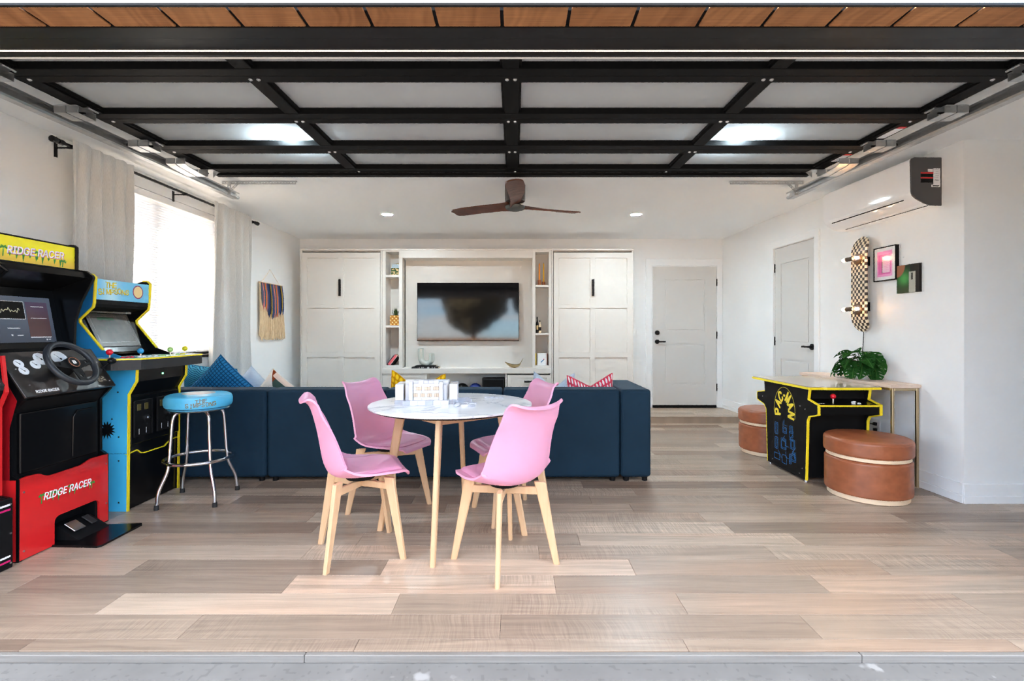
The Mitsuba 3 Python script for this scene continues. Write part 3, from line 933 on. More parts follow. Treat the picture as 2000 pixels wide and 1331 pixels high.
def book(x0, x1, y0, y1, z0, z1, mat, label, group=None, M=None, spine='y'):
    """a closed book: cover boards, spine and page block"""
    t = thing('book', label, 'book', group)
    k = min(0.003, (z1 - z0) * 0.2)
    g = M if M is not None else np.eye(4)
    part(t, 'cover', xf(cat([box(x0, x1, y0, y1, z0, z0 + k), box(x0, x1, y0, y1, z1 - k, z1), box(x0, x1, y0, y0 + k, z0, z1)]), g), mat)
    part(t, 'pages', xf(box(x0 + 0.004, x1 - 0.004, y0 + k, y1 - 0.004, z0 + k, z1 - k), g), CREAM)
    return t


bmix = P('book_dark', proc(lambda p, n, uv: mix((0.02, 0.02, 0.022), (0.5, 0.5, 0.5), smoothstep(0.62, 0.66, noise(p.x * 90, p.z * 10, 2)))), 0.4)
book(-1.43, -1.06, 6.82, 7.02, ctop, ctop + 0.020, bmix, 'black and white coffee table book, lower of two under the glass vase')
book(-1.385, -1.10, 6.83, 7.0, ctop + 0.0205, ctop + 0.0095 + 0.026, BLACKM, 'black coffee table book, upper of two under the glass vase')

ban = thing('banana_bowl', 'golden banana-shaped bowl on the counter right under the television', 'bowl')
GOLD = P('gold', (0.48, 0.37, 0.20), 0.28, metallic=0.85)
bx, by = -0.015, 6.93
U = np.linspace(0, 1, 40)
Pt = np.zeros((40, 13, 3))
for i, u in enumerate(U):
    a = -1 + 2 * u
    X = bx - 0.125 + 0.25 * u
    Zc = ctop + 0.004 + 0.075 * abs(a) ** 2.0 + (0.05 * max(0, u - 0.82) / 0.18)
    w = np.interp(u, [0, 0.08, 0.3, 0.55, 0.8, 0.9, 1.0], [0.004, 0.026, 0.052, 0.056, 0.032, 0.010, 0.008])
    h = np.interp(u, [0, 0.08, 0.3, 0.55, 0.8, 0.9, 1.0], [0.003, 0.018, 0.040, 0.042, 0.022, 0.008, 0.006])
    for j, th in enumerate(np.linspace(0, math.pi, 13)):
        Pt[i, j] = (X, by - w * math.cos(th), Zc + h * (1 - math.sin(th)))
part(ban, 'shell', shell(Pt, 0.004), GOLD, smooth=40)
part(ban, 'rim', tube(np.vstack([Pt[:, 0], Pt[::-1, -1]]), 0.0028, 6, closed=True), P('gold_dark', (0.20, 0.14, 0.07), 0.3, metallic=0.8), 'dark golden rim', smooth=True)

# left niche
ns = lambda py: cz(py)
nx0, nx1 = cx(753.2), cx(779)
z1s = cz(537.6)
FOL = P('foliage_print', proc(lambda p, n, uv: mix(C(210, 180, 130), C(44, 74, 30), smoothstep(0.42, 0.55, fbm(p.x * 60, p.y * 60, p.z * 60)))), 0.6)
t = thing('storage_box', 'small green foliage-patterned box on the top shelf of the left niche', 'box')
part(t, 'body', box(nx0 + 0.055, nx1 - 0.012, 6.90, 7.05, z1s, z1s + 0.105, 0.004), FOL)
part(t, 'base', box(nx0 + 0.035, nx1 - 0.008, 6.89, 7.06, z1s, z1s + 0.014, 0.003), CREAM, 'pale wood base')
t = thing('tin', 'pale blue box on top of the green box in the left niche', 'box')
part(t, 'body', box(nx0 + 0.064, nx1 - 0.01, 6.91, 7.03, z1s + 0.1055, z1s + 0.150, 0.003), P('pale_blue', C(176, 196, 208), 0.45))
part(t, 'lid', box(nx0 + 0.062, nx1 - 0.008, 6.908, 7.032, z1s + 0.1505, z1s + 0.160, 0.003), P('pale_blue2', C(200, 214, 222), 0.45))
fg = thing('figurine', 'tiny gold bird figurine on the pale blue box in the left niche', 'figurine')
part(fg, 'body', cat([sphere((nx1 - 0.05, 6.97, z1s + 0.172), 0.012, 2, (1.6, 1, 1)), sphere((nx1 - 0.034, 6.97, z1s + 0.184), 0.007, 2)]), GOLD, smooth=True)
part(fg, 'tail', cyl((nx1 - 0.066, 6.97, z1s + 0.174), (nx1 - 0.09, 6.97, z1s + 0.182), 0.005, 0.002, n=8), GOLD)

z2s = cz(636)
bk = thing('potted_plant', 'small green plant in a yellow woven basket in the left niche', 'plant')
bx0, bx1 = nx0 + 0.04, nx1 - 0.012
bcx, bcy, bw = (bx0 + bx1) / 2, 6.96, (bx1 - bx0) / 2
BASK = P('basket', C(186, 120, 34), 0.6)
BASK2 = P('basket_light', C(232, 206, 140), 0.6)
part(bk, 'basket', cat([box(bcx - bw, bcx + bw, bcy - bw, bcy + bw, z2s, z2s + 0.142, 0.006)]), BASK)
for q in range(5):
    for w in range(5):
        if (q + w) % 2 == 0:
            part(bk, 'weave', box(bcx - bw + (q + 0.08) * bw * 0.4, bcx - bw + (q + 0.92) * bw * 0.4, bcy - bw - 0.004, bcy - bw, z2s + 0.006 + w * 0.027, z2s + 0.006 + w * 0.027 + 0.020, 0.002), BASK2)
LEAFD = P('leaf_dark', C(36, 62, 28), 0.4, two=True)
for k in range(26):
    a = RNG.uniform(0, 6.28)
    rr_ = RNG.uniform(0.01, 0.045)
    p0 = np.array((bcx + rr_ * math.cos(a) * 0.8, bcy + rr_ * math.sin(a) * 0.8, z2s + 0.140))
    p1 = p0 + np.array((math.cos(a) * RNG.uniform(0.0, 0.032), math.sin(a) * RNG.uniform(0.0, 0.04), RNG.uniform(0.06, 0.115)))
    mid = (p0 + p1) / 2
    s = np.array((-math.sin(a), math.cos(a), 0)) * 0.009
    v = np.array([p0 - s * 0.4, p0 + s * 0.4, mid + s, p1, mid - s])
    part(bk, 'leaf', trimesh.Trimesh(v, [[0, 1, 2], [0, 2, 4], [4, 2, 3]], process=False), LEAFD)

z3s = cz(714.5)
ang = math.radians(52)
for i, (off, th, mat, lab) in enumerate(((0.0, 0.020, BLACKM, 'black book leaning at the back of the row in the left niche, rightmost'), (0.022, 0.006, P('book_blush', C(240, 200, 200), 0.5), 'thin pale pink book leaning second from the right in the left niche'),
                                         (0.030, 0.030, P('book_pink', C(236, 108, 118), 0.45), 'coral pink book leaning in the left niche'), (0.062, 0.010, P('book_violet', C(70, 50, 66), 0.5), 'dark violet book leaning leftmost in the left niche'))):
    # books lean to the right: lower edge on the shelf, upper edge against the right side
    M = np.array([[math.cos(ang), 0, -math.sin(ang), nx1 - 0.105 - off / math.sin(ang)], [0, 1, 0, 6.88], [math.sin(ang), 0, math.cos(ang), z3s + 0.0005], [0, 0, 0, 1.0]])
    book(0.0, 0.150 + 0.008 * i, 0.0, 0.16, 0.0, th, mat, lab, M=M)

# right niche
qx0, qx1 = cx(1045.5), cx(1072)
z4 = cz(556.8)
AMB = P('amber', C(150, 84, 44), 0.25)
ORA = P('candle_orange', C(232, 142, 36), 0.5)
YLC = P('candle_yellow', C(236, 190, 30), 0.5)
for dx, h0, mat, lab in ((0.062, 0.078, ORA, 'orange taper candle in an amber holder, left of the pair in the right niche'), (0.122, 0.052, YLC, 'yellow taper candle in an amber holder, right of the pair in the right niche')):
    t = thing('candle', lab, 'candle')
    x = qx0 + dx
    part(t, 'holder', lathe([(0, z4), (0.026, z4), (0.024, z4 + h0 * 0.5), (0.026, z4 + h0), (0.014, z4 + h0), (0.013, z4 + h0 * 0.6), (0, z4 + h0 * 0.6)], 24, (x, 6.95, 0)), AMB, 'amber holder', smooth=35)
    part(t, 'stick', lathe([(0, z4 + h0 * 0.61), (0.011, z4 + h0 * 0.61), (0.0085, z4 + 0.30), (0.003, z4 + 0.316), (0, z4 + 0.318)], 20, (x, 6.95, 0)), mat, smooth=35)
    part(t, 'wick', cyl((x, 6.95, z4 + 0.316), (x, 6.95, z4 + 0.328), 0.0014, n=6), BLACKM)
z5 = cz(651)
for dx, h, mat, lab2, labm in ((0.032, 0.225, BLACKG, 'dark bottle with a gold label on the middle shelf of the right niche', GOLD), (0.068, 0.175, P('ivory', C(226, 206, 176), 0.4), 'slim ivory bottle with dark cap beside the dark bottle in the right niche', BLACKG)):
    t = thing('bottle', lab2, 'bottle')
    x = qx0 + dx
    part(t, 'body', lathe([(0, z5), (0.017, z5), (0.018, z5 + 0.01), (0.018, z5 + h * 0.62), (0.008, z5 + h * 0.76), (0.008, z5 + h * 0.9), (0, z5 + h * 0.9)], 24, (x, 6.93, 0)), mat, smooth=35)
    part(t, 'cap', lathe([(0, z5 + h * 0.9), (0.0095, z5 + h * 0.9), (0.0095, z5 + h), (0, z5 + h)], 16, (x, 6.93, 0)), BLACKG, smooth=35)
    part(t, 'label', lathe([(0.0184, z5 + h * 0.2), (0.0184, z5 + h * 0.48)], 24, (x, 6.93, 0)), labm)
z6 = cz(715.6)
t = thing('card_game_box', 'white box with a small blue and red print at the bottom of the right niche', 'box')
part(t, 'body', box(qx0 + 0.030, qx1 - 0.025, 6.88, 6.905, z6, z6 + 0.178, 0.003), WHITEP)
part(t, 'print', prism_xz([(qx0 + 0.085, z6 + 0.045), (qx0 + 0.125, z6 + 0.085), (qx0 + 0.118, z6 + 0.095), (qx0 + 0.075, z6 + 0.055)], 6.878, 6.880), P('print_blue', C(90, 130, 170), 0.5))
part(t, 'print', prism_xz([(qx0 + 0.115, z6 + 0.085), (qx0 + 0.128, z6 + 0.085), (qx0 + 0.128, z6 + 0.10), (qx0 + 0.115, z6 + 0.10)], 6.878, 6.880), REDP)
for (a, b, mat, lab) in ((0.006, 0.018, YELP, 'yellow book behind the white box in the right niche'), (0.1625, 0.172, P('brick', C(176, 84, 66), 0.5), 'brick red book behind the white box in the right niche')):
    t = thing('book', lab, 'book')
    part(t, 'cover', cat([box(qx0 + a, qx0 + a + 0.002, 6.92, 7.08, z6, z6 + 0.17), box(qx0 + b - 0.002, qx0 + b, 6.92, 7.08, z6, z6 + 0.17), box(qx0 + a, qx0 + b, 6.918, 6.921, z6, z6 + 0.17)]), mat)
    part(t, 'pages', box(qx0 + a + 0.002, qx0 + b - 0.002, 6.921, 7.075, z6 + 0.002, z6 + 0.166), CREAM)

# open bay of the base: helmet-like caps and a box
bz = 0.30
bb_ = thing('speaker_box', 'black rectangular box in the open bay under the television', 'box')
part(bb_, 'body', rbox(cx(941), cx(986) - 0.006, 6.86, 7.02, bz, cz(739.5), 0.012), CHAR, smooth=40)
part(bb_, 'front_grille', box(cx(943.5), cx(983), 6.858, 6.8605, bz + 0.02, cz(743)), BLACKM)
for px, col, lab in ((901, BLACKG, 'black cap standing in the open bay under the television'), (927, P('cap_blue', C(28, 52, 130), 0.45), 'blue cap with white front in the open bay under the television')):
    t = thing('cap', lab, 'cap')
    x = cx(px)
    zc_ = 0.36
    dome = lathe([(0.085, 0.0), (0.084, 0.04), (0.075, 0.075), (0.05, 0.10), (0.02, 0.112), (0.0, 0.114)], 32, (x, 6.96, zc_ - 0.0))
    part(t, 'crown', dome, col, smooth=50)
    part(t, 'band', lathe([(0.086, -0.012), (0.0865, 0.0), (0.086, 0.012)], 32, (x, 6.96, zc_)), col, smooth=50)
    v = [(x + 0.080 * math.sin(a), 6.96 - 0.080 * math.cos(a)) for a in np.linspace(-1.1, 1.1, 13)] + [(x + 0.074 * math.sin(a), 6.96 - 0.145 * math.cos(a * 0.8)) for a in np.linspace(1.1, -1.1, 13)]
    part(t, 'brim', prism_xy(v, zc_ - 0.012, zc_ - 0.007), col)
    part(t, 'stand', lathe([(0, bz), (0.06, bz), (0.055, zc_ - 0.01), (0, zc_ - 0.01)], 24, (x, 6.96, 0)), WHITEP if px > 910 else BLACKM)
    if px > 910:
        part(t, 'front_patch', lathe([(0.0862, 0.004), (0.0852, 0.036)], 32, (x, 6.96, zc_)), WHITEP, 'white patch')

# light switch on the back wall
sw = thing('light_switch', 'white light switch plate between the right cabinet and the grey back door', 'light switch')
part(sw, 'plate', box(1.735, 1.812, YB - 0.006, YB - 0.0005, 1.135, 1.255, 0.002), TRIM)
for k in (0, 1):
    part(sw, 'rocker', box(1.746 + 0.030 * k, 1.771 + 0.030 * k, YB - 0.009, YB - 0.006, 1.165, 1.225, 0.001), WHITEP)

# ================================================================ ARCADE MACHINES
def inset_between(poly, y0, y1):
    return prism_xz(poly, y0, y1)


def edge_strip(pts, y0, y1, w=0.004):
    """T-moulding: thin raised band following an open (x, z) polyline, across y0..y1"""
    ln = LineString(pts).buffer(w, cap_style=2, join_style=1, quad_segs=4)
    return prism_xz(ln, y0, y1)


def palms(M, s=1.0):
    """small green palm prints in the local xy plane: trunks and leaf tufts"""
    out = []
    for x, y, h in ((-0.02, 0.012, 0.050), (0.045, 0.035, 0.022), (0.085, 0.035, 0.02), (0.175, 0.020, 0.040), (0.335, -0.004, 0.035)):
        out.append(ext(LineString([(x, y - 0.03), (x + 0.004, y + h - 0.03)]).buffer(0.0028), 0.0006))
        for a in (10, 55, 125, 170, 205, -25):
            q = math.radians(a)
            tip = (x + 0.004 + 0.020 * math.cos(q), y + h - 0.03 + 0.012 * math.sin(q) - 0.004)
            out.append(ext(LineString([(x + 0.004, y + h - 0.03), tip]).buffer(0.0028), 0.0006))
    for k in range(9):
        x = 0.01 + k * 0.038
        d = 0.014 + 0.012 * ((k * 7) % 3)
        out.append(ext(Polygon([(x, 0.004), (x + 0.016, 0.004), (x + 0.006, -d)]), 0.0006))
    m = cat(out)
    m.apply_scale([s, s, 1])
    return xf(m, M)


# ---------------- racing machine
rac = thing('arcade_machine', 'black and red racing arcade machine with steering wheel and yellow marquee at the left', 'arcade machine')
ya, yz = 2.580, 3.150
prof = [(-3.12, 0), (-2.592, 0), (-2.592, 0.43), (-2.632, 0.455), (-2.632, 0.78), (-2.570, 0.845), (-2.565, 0.862), (-2.725, 1.094), (-2.800, 1.115), (-2.794, 1.27), (-2.755, 1.393), (-2.676, 1.545), (-2.682, 1.562), (-2.722, 1.592),
        (-2.782, 1.600), (-2.782, 1.742), (-2.80, 1.757), (-2.82, 1.757), (-2.90, 1.745), (-3.12, 1.72)]
sp = Polygon(prof)
part(rac, 'side_panel', prism_xz(sp, ya, ya + 0.018), BLACKG, 'black side panel')
part(rac, 'side_panel', prism_xz(sp, yz - 0.018, yz), BLACKG, 'black side panel')
art = Polygon([(-3.11, 0.02), (-2.64, 0.02), (-2.64, 0.70), (-2.60, 0.845), (-2.72, 1.05), (-2.83, 1.09), (-2.83, 1.30), (-2.78, 1.42), (-3.11, 1.65)])
part(rac, 'side_art', prism_xz(art, ya - 0.0012, ya - 0.0001), REDD, 'red print on the side')
i0, i1 = ya + 0.018, yz - 0.018
part(rac, 'body', prism_xz([(-3.11, 0.01), (-2.70, 0.01), (-2.645, 0.44), (-2.645, 0.775), (-2.60, 0.84), (-2.735, 1.07), (-2.93, 1.085), (-2.975, 1.47), (-2.84, 1.60), (-2.84, 1.71), (-3.11, 1.70)], i0, i1), BLACKM)
part(rac, 'hood', prism_xz([(-2.96, 1.46), (-2.700, 1.545), (-2.728, 1.582), (-2.800, 1.592), (-2.95, 1.59)], i0, i1), BLACKG, 'black hood over the screen')
mq = part(rac, 'marquee', prism_xz([(-2.800, 1.600), (-2.792, 1.600), (-2.792, 1.738), (-2.800, 1.738)], i0, i1),
          P('marquee_yellow', proc(lambda p, n, uv: mix(C(236, 196, 70), C(252, 240, 30), smoothstep(1.60, 1.70, p.z))), 0.35), 'yellow marquee')
ML = frame((-2.7915, 2.712, 1.642), (0, 1, 0), (0, 0, 1))
part(mq, 'palm_print', palms(ML), GREENP, 'green palm print')
part(mq, 'lettering_shadow', text('RIDGE RACER', 0.041, frame((-2.7908, 2.716, 1.638), (0, 1, 0.04), (0, 0, 1)), 0.0006, shear=0.18, width=0.345), P('print_mauve', C(196, 110, 150), 0.5), 'pink shadow of the lettering')
part(mq, 'lettering', text('RIDGE RACER', 0.041, frame((-2.7902, 2.712, 1.642), (0, 1, 0.04), (0, 0, 1)), 0.0006, shear=0.18, width=0.345), WHITEPR, 'white slanted lettering')
part(rac, 'marquee_rail', cat([box(-2.802, -2.787, i0, i1, 1.592, 1.600), box(-2.83, -2.787, i0, i1, 1.738, 1.746)]), BLACKM)
# screen and bezel
sb, st_ = np.array((-2.862, 0, 1.118)), np.array((-2.922, 0, 1.435))
su = (st_ - sb) / np.linalg.norm(st_ - sb)
part(rac, 'bezel', prism_xz([(-2.80, 1.094), (-2.860, 1.110), (-2.935, 1.465), (-2.975, 1.47), (-2.94, 1.085)], i0, i1), BLACKG, 'black screen bezel')
def on_screen(base, up, y0, y1, v0, v1, lift=0.0, t=0.0006):
    """thin rectangle on a screen plane; y0..y1 across, v0..v1 along 'up' (metres)"""
    nrm = np.cross((0, 1, 0), up)
    if nrm[0] < 0: nrm = -nrm
    P0 = np.array((base[0], y0, base[2])) + up * v0 + nrm * lift
    M = frame(P0, (0, 1, 0), up)
    return xf(box(0, y1 - y0, 0, v1 - v0, 0, t), M)
SCR = P('screen_grey', proc(lambda p, n, uv: mix(C(74, 80, 90), C(100, 110, 124), smoothstep(1.12, 1.40, p.z))), 0.12)
sc = part(rac, 'screen', on_screen(sb, su, 2.66, 3.085, 0.025, 0.300, 0.004, 0.002), SCR, 'grey blue screen')
part(sc, 'picture', on_screen(sb, su, 2.70, 2.915, 0.165, 0.268, 0.0063), BLACKG, 'black picture box')
part(sc, 'picture_border', cat([on_screen(sb, su, 2.70, 2.915, 0.163, 0.166, 0.0066), on_screen(sb, su, 2.70, 2.915, 0.267, 0.270, 0.0066), on_screen(sb, su, 2.913, 2.916, 0.163, 0.270, 0.0066)]), STICK)
wv = [(-0.01 + 0.16 * k / 60, 0.012 * math.sin(k * 0.9) * (0.5 + 0.5 * math.sin(k * 0.37)) + 0.006 * math.sin(k * 0.23)) for k in range(61)]
scr_M = frame(np.array((sb[0], 2.735, sb[2])) + su * 0.215 + np.array((0.0069, 0, 0.0013)), (0, 1, 0), su)
part(sc, 'script', xf(ext(LineString(wv).buffer(0.0016), 0.0005), scr_M), P('cream_print', C(214, 208, 180), 0.5), 'cream handwriting')
part(sc, 'side_menu', on_screen(sb, su, 2.925, 3.06, 0.052, 0.270, 0.0063), P('screen_maroon', proc(lambda p, n, uv: mix(C(92, 66, 66), C(98, 82, 104), smoothstep(1.25, 1.40, p.z))), 0.14), 'brown red menu panel')
part(sc, 'menu_lines', cat([on_screen(sb, su, 2.955, 3.035, 0.240, 0.244, 0.0068), on_screen(sb, su, 2.945, 3.045, 0.170, 0.173, 0.0068), on_screen(sb, su, 2.925, 3.055, 0.053, 0.059, 0.0068), on_screen(sb, su, 3.02, 3.028, 0.036, 0.046, 0.0063), on_screen(sb, su, 3.035, 3.05, 0.040, 0.044, 0.0063),
                            on_screen(sb, su, 2.80, 2.87, 0.108, 0.112, 0.0063), on_screen(sb, su, 2.85, 2.885, 0.066, 0.070, 0.0063), on_screen(sb, su, 2.815, 2.825, 0.066, 0.074, 0.0063)]), STICK)
# control panel with gauges, wheel, shifter
pu = np.array((0.155, 0, -0.227)); pu /= np.linalg.norm(pu)
pn = np.array((0.227, 0, 0.155)); pn /= np.linalg.norm(pn)
PA = np.array((-2.72, 0, 1.087))
def onp(y, t, h=0.0):
    return PA + pu * t + pn * h + np.array((0, y, 0))
def panel_box(y0, y1, t0, t1, h0, h1, b=0.0):
    M = frame(onp(y0, t0, h0), (0, 1, 0), -pu)
    return xf(box(0, y1 - y0, -(t1 - t0), 0, 0, h1 - h0, b), M)
PANELM = P('control_panel', proc(lambda p, n, uv: mix((0.012, 0.011, 0.011), C(60, 52, 48), smoothstep(0.45, 0.60, fbm(p.y * 7, p.z * 9, 4)))), 0.3)
cp = part(rac, 'control_panel', cat([panel_box(ya - 0.002, yz + 0.006, -0.004, 0.281, 0.001, 0.014, 0.003)]), PANELM, 'dark printed control panel')
part(cp, 'trim_edge', cat([panel_box(yz + 0.000, yz + 0.005, 0, 0.279, 0.014, 0.0155), panel_box(ya, ya + 0.005, 0, 0.279, 0.014, 0.0155), panel_box(ya, yz + 0.004, 0.273, 0.279, 0.014, 0.0155)]), CHAR)
GAU = P('gauge', (0.78, 0.80, 0.82), 0.3)
for (y, t, r) in ((2.655, 0.072, 0.026), (2.657, 0.118, 0.026), (2.740, 0.085, 0.028), (2.790, 0.050, 0.040), (2.905, 0.054, 0.050)):
    g = part(cp, 'gauge', cyl(onp(y, t, 0.0142), onp(y, t, 0.0152), r, n=28), GAU, 'white round gauge print')
    ndl = frame(onp(y, t, 0.0153), (0, 1, 0), -pu)
    part(g, 'needle', xf(ext(unary_union([LineString([(0, 0), (-0.4 * r, 0.6 * r)]).buffer(0.001), Point(0.1 * r, -0.1 * r).buffer(0.14 * r)]), 0.0004), ndl), BLACKM)
part(cp, 'lettering', text('RIDGE RACER', 0.017, frame(onp(2.645, 0.262, 0.0142), (0, 1, 0), -pu), 0.0006, shear=0.15, width=0.135), WHITEPR, 'small white lettering')
for (y, t) in ((2.62, 0.105), (2.635, 0.21), (3.13, 0.10), (3.135, 0.24)):
    part(cp, 'screw', cyl(onp(y, t, 0.014), onp(y, t, 0.0165), 0.004, n=10), STEEL)
for (y, t, w, h) in ((3.085, 0.14, 0.03, 0.03), (3.085, 0.222, 0.055, 0.035)):
    part(cp, 'decal', panel_box(y - w / 2, y + w / 2, t - h / 2, t + h / 2, 0.0141, 0.0148), P('decal', proc(lambda p, n, uv: mix(C(70, 60, 56), C(160, 150, 130), smoothstep(0.45, 0.6, noise(p.y * 160, p.z * 160)))), 0.4))
# steering wheel
wc = onp(2.872, 0.135, 0.085)
WM = frame(wc, (0, 1, 0), -pu)
wh = part(rac, 'steering_wheel', torus(WM, 0.136, 0.0165, 56, 14), P('wheel_grip', (0.016, 0.019, 0.024), 0.45), 'black steering wheel', smooth=True)
spk = unary_union([Polygon([(-0.128, 0.014), (0.128, 0.014), (0.128, -0.012), (0.04, -0.035), (-0.04, -0.035), (-0.128, -0.012)]), Polygon([(-0.03, -0.02), (0.03, -0.02), (0.022, -0.128), (-0.022, -0.128)])])
spk = spk.difference(unary_union([Point(s * 0.085, 0.0).buffer(0.008) for s in (-1, 1)] + [Point(0, -0.09).buffer(0.009)]))
part(wh, 'spokes', xf(ext(spk, 0.006), WM), BLACKM)
part(wh, 'hub', cyl(wc - pn * 0.07, wc + pn * 0.014, 0.045, 0.038, n=32), BLACKM, smooth=35)
part(wh, 'emblem_ring', torus(frame(wc + pn * 0.0145, (0, 1, 0), -pu), 0.031, 0.0022, 32, 8), P('copper', C(170, 110, 84), 0.3, metallic=0.6), 'copper ring', smooth=True)
part(wh, 'emblem', xf(ext(unary_union([sbox(-0.010, -0.011, 0.010, 0.011).difference(sbox(-0.004, 0.002, 0.004, 0.006)).difference(sbox(-0.004, -0.006, 0.004, -0.002))]), 0.0008), frame(wc + pn * 0.0142, (0, 1, 0), -pu)), WHITEPR, 'white emblem')
sh = part(rac, 'shifter', cyl(onp(3.095, 0.165, 0.010), onp(3.135, 0.145, 0.085), 0.006, n=12), BLACKM, 'black gear shifter')
part(sh, 'knob', sphere(onp(3.137, 0.144, 0.095), 0.021, 2, (1, 1.25, 1)), BLACKG, smooth=True)
part(sh, 'boot', cyl(onp(3.095, 0.165, 0.013), onp(3.105, 0.160, 0.035), 0.026, 0.010, n=20), RUBBER)
# lower front: moulded black door and red kick panel with pedal opening
part(rac, 'front_panel', rbox(-2.640, -2.622, i0 + 0.02, i1 - 0.03, 0.45, 0.775, 0.008), BLACKG, 'moulded black front panel', smooth=40)
part(rac, 'front_ridge', tube([(-2.622, 2.93, 0.47), (-2.620, 2.93, 0.70), (-2.620, 2.955, 0.735), (-2.620, 3.06, 0.735)], 0.006, 8), BLACKG, smooth=True)
yy = [2.586, 2.636, 2.693, 2.737, 2.783, 2.954, 3.026, 3.144]
zz = [0.434, 0.438, 0.433, 0.408, 0.404, 0.408, 0.430, 0.428]
kp = Polygon([(ya + 0.003, 0.006)] + list(zip(yy, zz)) + [(yz - 0.003, 0.006)])
hole = sbox(2.815, -0.1, 3.045, 0.130).buffer(0.035, quad_segs=6)
hole = hole.union(sbox(2.80, -0.1, 3.06, 0.12))
RED_CARBON = P('red_carbon', proc(lambda p, n, uv: mix(C(212, 34, 36), C(150, 26, 28), smoothstep(0.35, 0.41, p.z + 0.05 * (p.y - 2.8)) * smoothstep(0.35, 0.65, 0.5 + 0.5 * dr.sin((p.y + p.z * 0.8) * 900)))), 0.22, clearcoat=0.6, clearcoat_gloss=0.9)
kick = part(rac, 'kick_panel', prism_yz(kp.difference(hole), -2.604, -2.591), RED_CARBON, 'glossy red kick panel with pedal opening')
part(rac, 'kick_side', prism_xz([(-3.115, 0.004), (-2.606, 0.004), (-2.606, 0.43), (-3.115, 0.43)], ya - 0.0016, ya - 0.0013), REDP, 'red lower side print')
KM = frame((-2.5903, 2.720, 0.284), (0, 1, 0), (0, 0, 1))
part(kick, 'palm_print', palms(KM, 0.9), GREENP, 'green palm print')
part(kick, 'lettering', text('RIDGE RACER', 0.039, frame((-2.5897, 2.714, 0.281), (0, 1, -0.03), (0, 0, 1)), 0.0006, shear=0.2, width=0.305), WHITEPR, 'white slanted lettering')
for (y, z) in ((2.605, 0.36), (2.605, 0.05), (3.13, 0.37), (3.13, 0.12)):
    part(kick, 'screw', cyl((-2.591, y, z), (-2.588, y, z), 0.005, n=10), STEEL)
part(rac, 'pedal_bay', cat([box(-2.72, -2.606, 2.78, 2.795, 0.0, 0.18), box(-2.72, -2.606, 3.065, 3.08, 0.0, 0.18), box(-2.72, -2.71, 2.79, 3.07, 0.0, 0.18)]), BLACKM)
pb = part(rac, 'pedal_base', prism_xy([(-2.70, 2.80), (-2.605, 2.765), (-2.33, 2.755), (-2.318, 2.77), (-2.318, 3.07), (-2.33, 3.085), (-2.605, 3.055), (-2.70, 3.055)], 0.001, 0.012), BLACKG, 'black pedal base plate')
part(pb, 'pedal_block', prism_xz([(-2.68, 0.012), (-2.50, 0.012), (-2.62, 0.085), (-2.68, 0.085)], 2.83, 3.045), BLACKM)
for (y, w, mat, lab) in ((2.885, 0.075, STEEL, 'silver pedal'), (2.985, 0.042, CHAR, 'dark pedal')):
    M = frame((-2.540, y - w / 2, 0.052), (0, 1, 0), (-0.10, 0, 0.065))
    pd = part(pb, 'pedal', xf(box(0, w, 0, 0.075, 0, 0.007, 0.002), M), mat, lab)
    part(pd, 'arm', cyl((-2.555, y, 0.055), (-2.62, y, 0.03), 0.008, n=10), BLACKM)

# ---------------- the machine at the frame's left edge
m3_ = thing('arcade_machine', 'black arcade machine with pink striped base, cut off by the left picture edge', 'arcade machine')
yc0, yc1 = 1.985, 2.530
pr3 = [(-3.12, 0), (-2.585, 0), (-2.585, 0.36), (-2.635, 0.37), (-2.635, 0.82), (-2.60, 0.90), (-2.62, 1.085), (-2.70, 1.10), (-2.74, 1.33), (-2.70, 1.42), (-2.592, 1.52), (-2.70, 1.60), (-3.12, 1.60)]
part(m3_, 'body', prism_xz([(x - 0.01, z) for x, z in pr3], yc0 + 0.016, yc1 - 0.016), BLACKM)
part(m3_, 'side_panel', prism_xz(pr3, yc0, yc0 + 0.016), BLACKG)
part(m3_, 'side_panel', prism_xz(pr3, yc1 - 0.016, yc1), BLACKG)
for a, b in ((yc1 - 0.0175, yc1 + 0.001), (yc0 - 0.001, yc0 + 0.0175)):
    part(m3_, 'red_edge', edge_strip([(-2.632, 0.37), (-2.632, 0.82), (-2.597, 0.90), (-2.617, 1.085)], a, b, 0.005), REDP, 'red edge moulding')
part(m3_, 'hood_art', prism_xz([(-2.72, 1.45), (-2.635, 1.515), (-2.72, 1.58)], yc0 - 0.001, yc0 - 0.0001), REDP)
bs = part(m3_, 'base_box', box(-3.12, -2.572, yc0 - 0.002, yc1 + 0.002, 0.004, 0.358, 0.003), BLACKM, 'black base with striped print')
PKS = P('stripe_pink', C(206, 26, 104), 0.4)
for z, mat, lab in ((0.322, WHITEPR, 'white stripe'), (0.298, PKS, 'pink stripe'), (0.060, WHITEPR, 'white stripe'), (0.036, PKS, 'pink stripe')):
    part(bs, 'stripe', box(-2.572, -2.5712, yc0 + 0.01, yc1 - 0.012, z, z + 0.010), mat, lab)
for z in (0.33, 0.18, 0.03):
    part(bs, 'screw', cyl((-2.572, yc1 - 0.012, z), (-2.569, yc1 - 0.012, z), 0.005, n=10), STEEL)
part(m3_, 'screen', on_screen(np.array((-2.80, 0, 1.12)), np.array((-0.15, 0, 0.99)), yc0 + 0.06, yc1 - 0.06, 0, 0.28), BLACKG)
part(m3_, 'control_deck', prism_xz([(-2.60, 0.91), (-2.595, 0.935), (-2.70, 1.10), (-2.72, 1.09)], yc0 + 0.016, yc1 - 0.016), CHAR)

